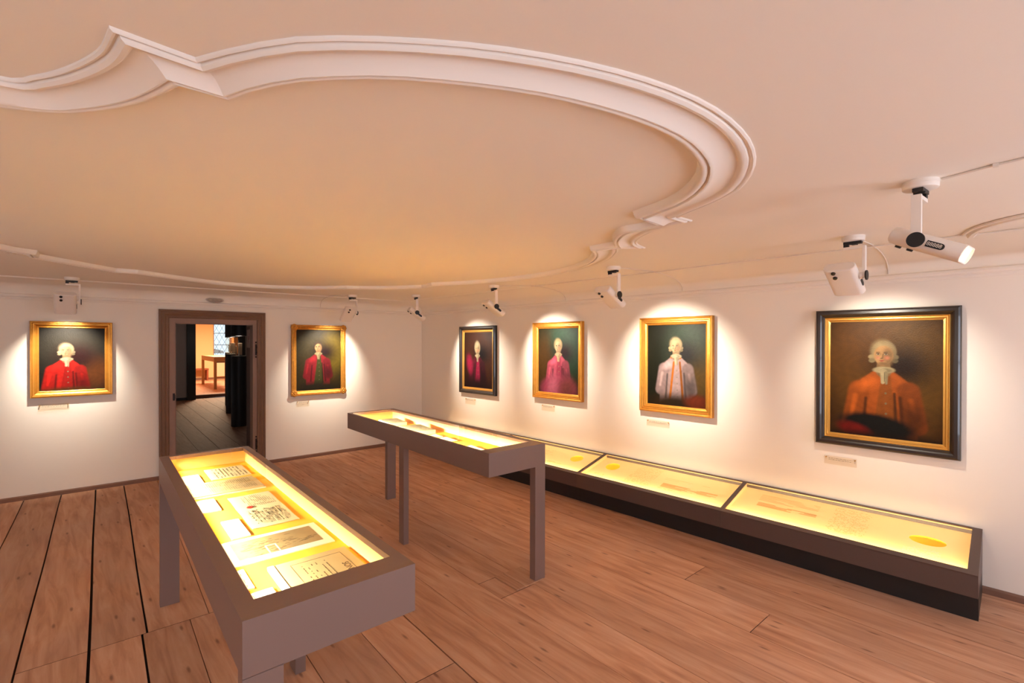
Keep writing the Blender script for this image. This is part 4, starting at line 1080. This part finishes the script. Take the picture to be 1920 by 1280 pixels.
def on_leaf(s, o): v = Vector((math.cos(ang), math.sin(ang))); n = Vector((-v.y, v.x)); return p0 + v * s + n * o
q = on_leaf(.53, .0035)
t = thing('notice_sign', 'small pale notice with a red mark on the open door leaf', 'sign', (q.x, q.y, 1.62), ang)
mb = MB(); mb.box(-.33, .33, -.0025, .0015, 0, .275); mb.build('sheet', M['whitepaper'], t)
mb = MB(); T = Matrix.Translation((0, .0017, .14)) @ Matrix.Rotation(.9, 4, 'Y'); mb.box(-.10, .02, 0, .0008, -.016, .016, T); mb.box(-.02, .10, 0, .0008, .006, .036, T); mb.build('red_mark', M['signred'], t)

# ------------------------------------------------------------------ passage and lit room beyond
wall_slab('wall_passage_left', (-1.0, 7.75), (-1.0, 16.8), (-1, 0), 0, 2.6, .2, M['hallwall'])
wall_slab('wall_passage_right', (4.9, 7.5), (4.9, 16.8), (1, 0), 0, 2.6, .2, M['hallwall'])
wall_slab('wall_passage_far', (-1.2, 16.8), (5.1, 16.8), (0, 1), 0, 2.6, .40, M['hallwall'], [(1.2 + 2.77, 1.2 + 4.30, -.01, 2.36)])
mb = MB(); mb.box(-1.2, 5.1, 7.45, 17.2, 2.55, 2.65); mb.build('ceiling_passage', M['ceil'], kind='structure')
rail('baseboard_passage', (-1.0, 16.8), (2.77, 16.8), (0, -1), [(0, 0), (.016, 0), (.016, .07), (0, .075)], M['black'])
t = MB(); t.box(2.768, 2.985, 16.74, 17.2, 0, 2.36); t.box(4.10, 4.31, 16.74, 17.2, 0, 2.36); t.box(2.768, 4.31, 16.74, 17.2, 2.36, 2.5)
t.build('door_2', M['black'], kind='structure')
# raised floor of the lit room
mb = MB(); mb.box(1.0, 8.0, 17.2, 24.0, .02, .10); fr_ = mb.build('floor_room', M['floor'], kind='structure')
at = fr_.data.attributes.new('board', 'FLOAT', 'FACE'); at.data.foreach_set('value', [.6] * len(fr_.data.polygons))
mb = MB(); mb.box(2.985, 4.10, 17.05, 17.2, 0, .10); mb.build('trim_6', M['skirt'], kind='structure')
RY = 23.9
WBX0, WBX1 = 4.93, 5.62
wall_slab('wall_room_far', (1.0, RY), (8.0, RY), (0, 1), 0, 3.0, .45, M['roomwall'], [(WBX0 - 1.0 - .03, WBX1 - 1.0, 1.06, 2.86)])
wall_slab('wall_room_left', (1.0, 17.2), (1.0, RY), (-1, 0), 0, 3.0, .2, M['roomwall'])
wall_slab('wall_room_right', (8.0, 17.2), (8.0, RY), (1, 0), 0, 3.0, .2, M['roomwall'])
wall_slab('wall_room_near', (5.1, 17.0), (8.2, 17.0), (0, 1), 0, 3.0, .2, M['roomwall'])
mb = MB(); mb.box(.8, 8.2, 17.2, 24.4, 2.98, 3.08); mb.build('ceiling_room', M['ceil'], kind='structure')
rail('baseboard_room', (1.0, RY), (8.0, RY), (0, -1), [(0, .1), (.02, .1), (.02, .18), (0, .19)], M['skirt'])
# leaded window
cx = (WBX0 + WBX1) / 2 - .015; ww = WBX1 - WBX0 + .03; hh = 1.80
mb = MB(); mb.ring(ww, hh, [(0, -.04), (.05, -.04), (.05, .04), (0, .04)]); wo = mb.build('window_%d' % (k + 1), M['winframe'], loc=(cx, RY + .12, 1.06), kind='structure')
mb = MB()
for z in (.53, 1.04, 1.5): mb.box(-ww / 2 + .05, ww / 2 - .05, -.015, .015, z - .012, z + .012)
mb.build('glazing_bar', M['lead'], wo)
mb = MB()
for s in (-1, 1):
    for i in range(-8, 10):
        x0 = i * .21; pts = []
        for kk in range(60):
            z = .05 + kk * (hh - .1) / 59; x = x0 + s * (z - .05) * .52
            if -ww / 2 + .05 <= x <= ww / 2 - .05: pts.append((x, 0, z))
        if len(pts) > 2: mb.tube([pts[0], pts[-1]], .006, 6)
mb.build('lead_lattice', M['lead'], wo)
mb = MB(); mb.box(-ww / 2 + .05, ww / 2 - .05, .010, .014, .05, hh - .05); mb.build('window_pane', M['pane'], wo)
mb = MB(); mb.prism([(0, 0), (1.1, 0), (1.1, .12), (.0, .42)], 0, .3, lambda a, b, d: (5.0 + a, 27.5 + d, .2 + b + .95)); o = mb.build('neighbour_roof', M['hallwall'])
tag(o, 'grey roof edge outside the far leaded window', 'roof')
# table in the lit room
t = thing('display_table', 'tall ochre-lit display table in the far room, seen through the doorway under the leaded window', 'display table', (3.86, 18.70, .10), D(-3))
tt = 1.105
mb = MB(); mb.box(0, .62, 0, 2.7, tt - .165, tt); mb.build('case', M['ochre_table'], t)
for u, v in ((0, 0), (.54, 1.25), (0, 2.6)):
    mb = MB(); mb.box(u, u + .08, v, v + .10, 0, tt - .163); mb.build('leg', M['ochre_table'], t)
t = thing('wooden_bench', 'red-brown wooden bench against the far room wall, behind the display table', 'bench', (4.25, 23.45, .10), 0)
mb = MB(); mb.box(-.4, .40, 0, .40, .44, .50); mb.build('seat', M['redwood'], t)
for x in (-.37, .33):
    mb = MB(); mb.box(x, x + .06, .02, .38, 0, .44); mb.build('leg', M['redwood'], t)
t = thing('radiator', 'pale flat radiator under the leaded window of the far room', 'radiator', (5.35, 23.85, .22), 0)
mb = MB(); mb.box(-.35, .45, -.06, .02, 0, .62); mb.build('panel', M['radiator'], t, bevel=.008)
mb = MB(); mb.box(-.36, .46, -.07, .025, .60, .64); mb.build('top_grille', M['iron'], t)
# black exhibit columns in the passage
for i, (x, y, lb) in enumerate(((2.690, 10.900, 'black round exhibit column nearest the doorway, with a lit glass section'), (3.075, 13.02, 'second black round exhibit column behind the nearest one in the passage'), (3.43, 14.68, 'third black round exhibit column, farthest along the passage'))):
    t = thing('exhibit_column', lb, 'column', (x, y, 0), 0)
    r = .142
    mb = MB(); mb.cyl((0, 0, 0), (0, 0, 1.425), r, n=48); mb.build('pedestal', M['black'], t, smooth=True)
    mb = MB(); mb.cyl((0, 0, 1.83), (0, 0, 2.55), r, n=48); mb.build('upper_shaft', M['black'], t, smooth=True)
    mb = MB(); mb.lathe([(r - .012, 1.426), (r - .004, 1.426), (r - .004, 1.829), (r - .012, 1.829)], n=48); mb.build('glass_cylinder', M['clear'], t, smooth=True)
    e = thing('exhibit_figure', ['small pale exhibit inside the glass of the nearest black column', 'small pale exhibit inside the glass of the second black column', 'small pale exhibit inside the glass of the third black column'][i], 'exhibit', (x, y, 1.426))
    mb = MB(); mb.lathe([(.10, 0), (.105, .012), (.10, .02)], n=32); mb.build('stand', M['clear'], e)
    mb = MB(); mb.box(-.012, .055, -.02, .03, .02, .26); mb.box(-.06, -.04, -.01, .01, .02, .20); mb.build('figure', M['exhibit'], e, bevel=.004)
    l = bpy.data.lights.new('column_light', 'POINT'); l.energy = 1.6; l.color = (1, .94, .88); l.shadow_soft_size = .05
    lo = bpy.data.objects.new('column_light', l); COL.objects.link(lo); lo.location = (x, y, 1.80)
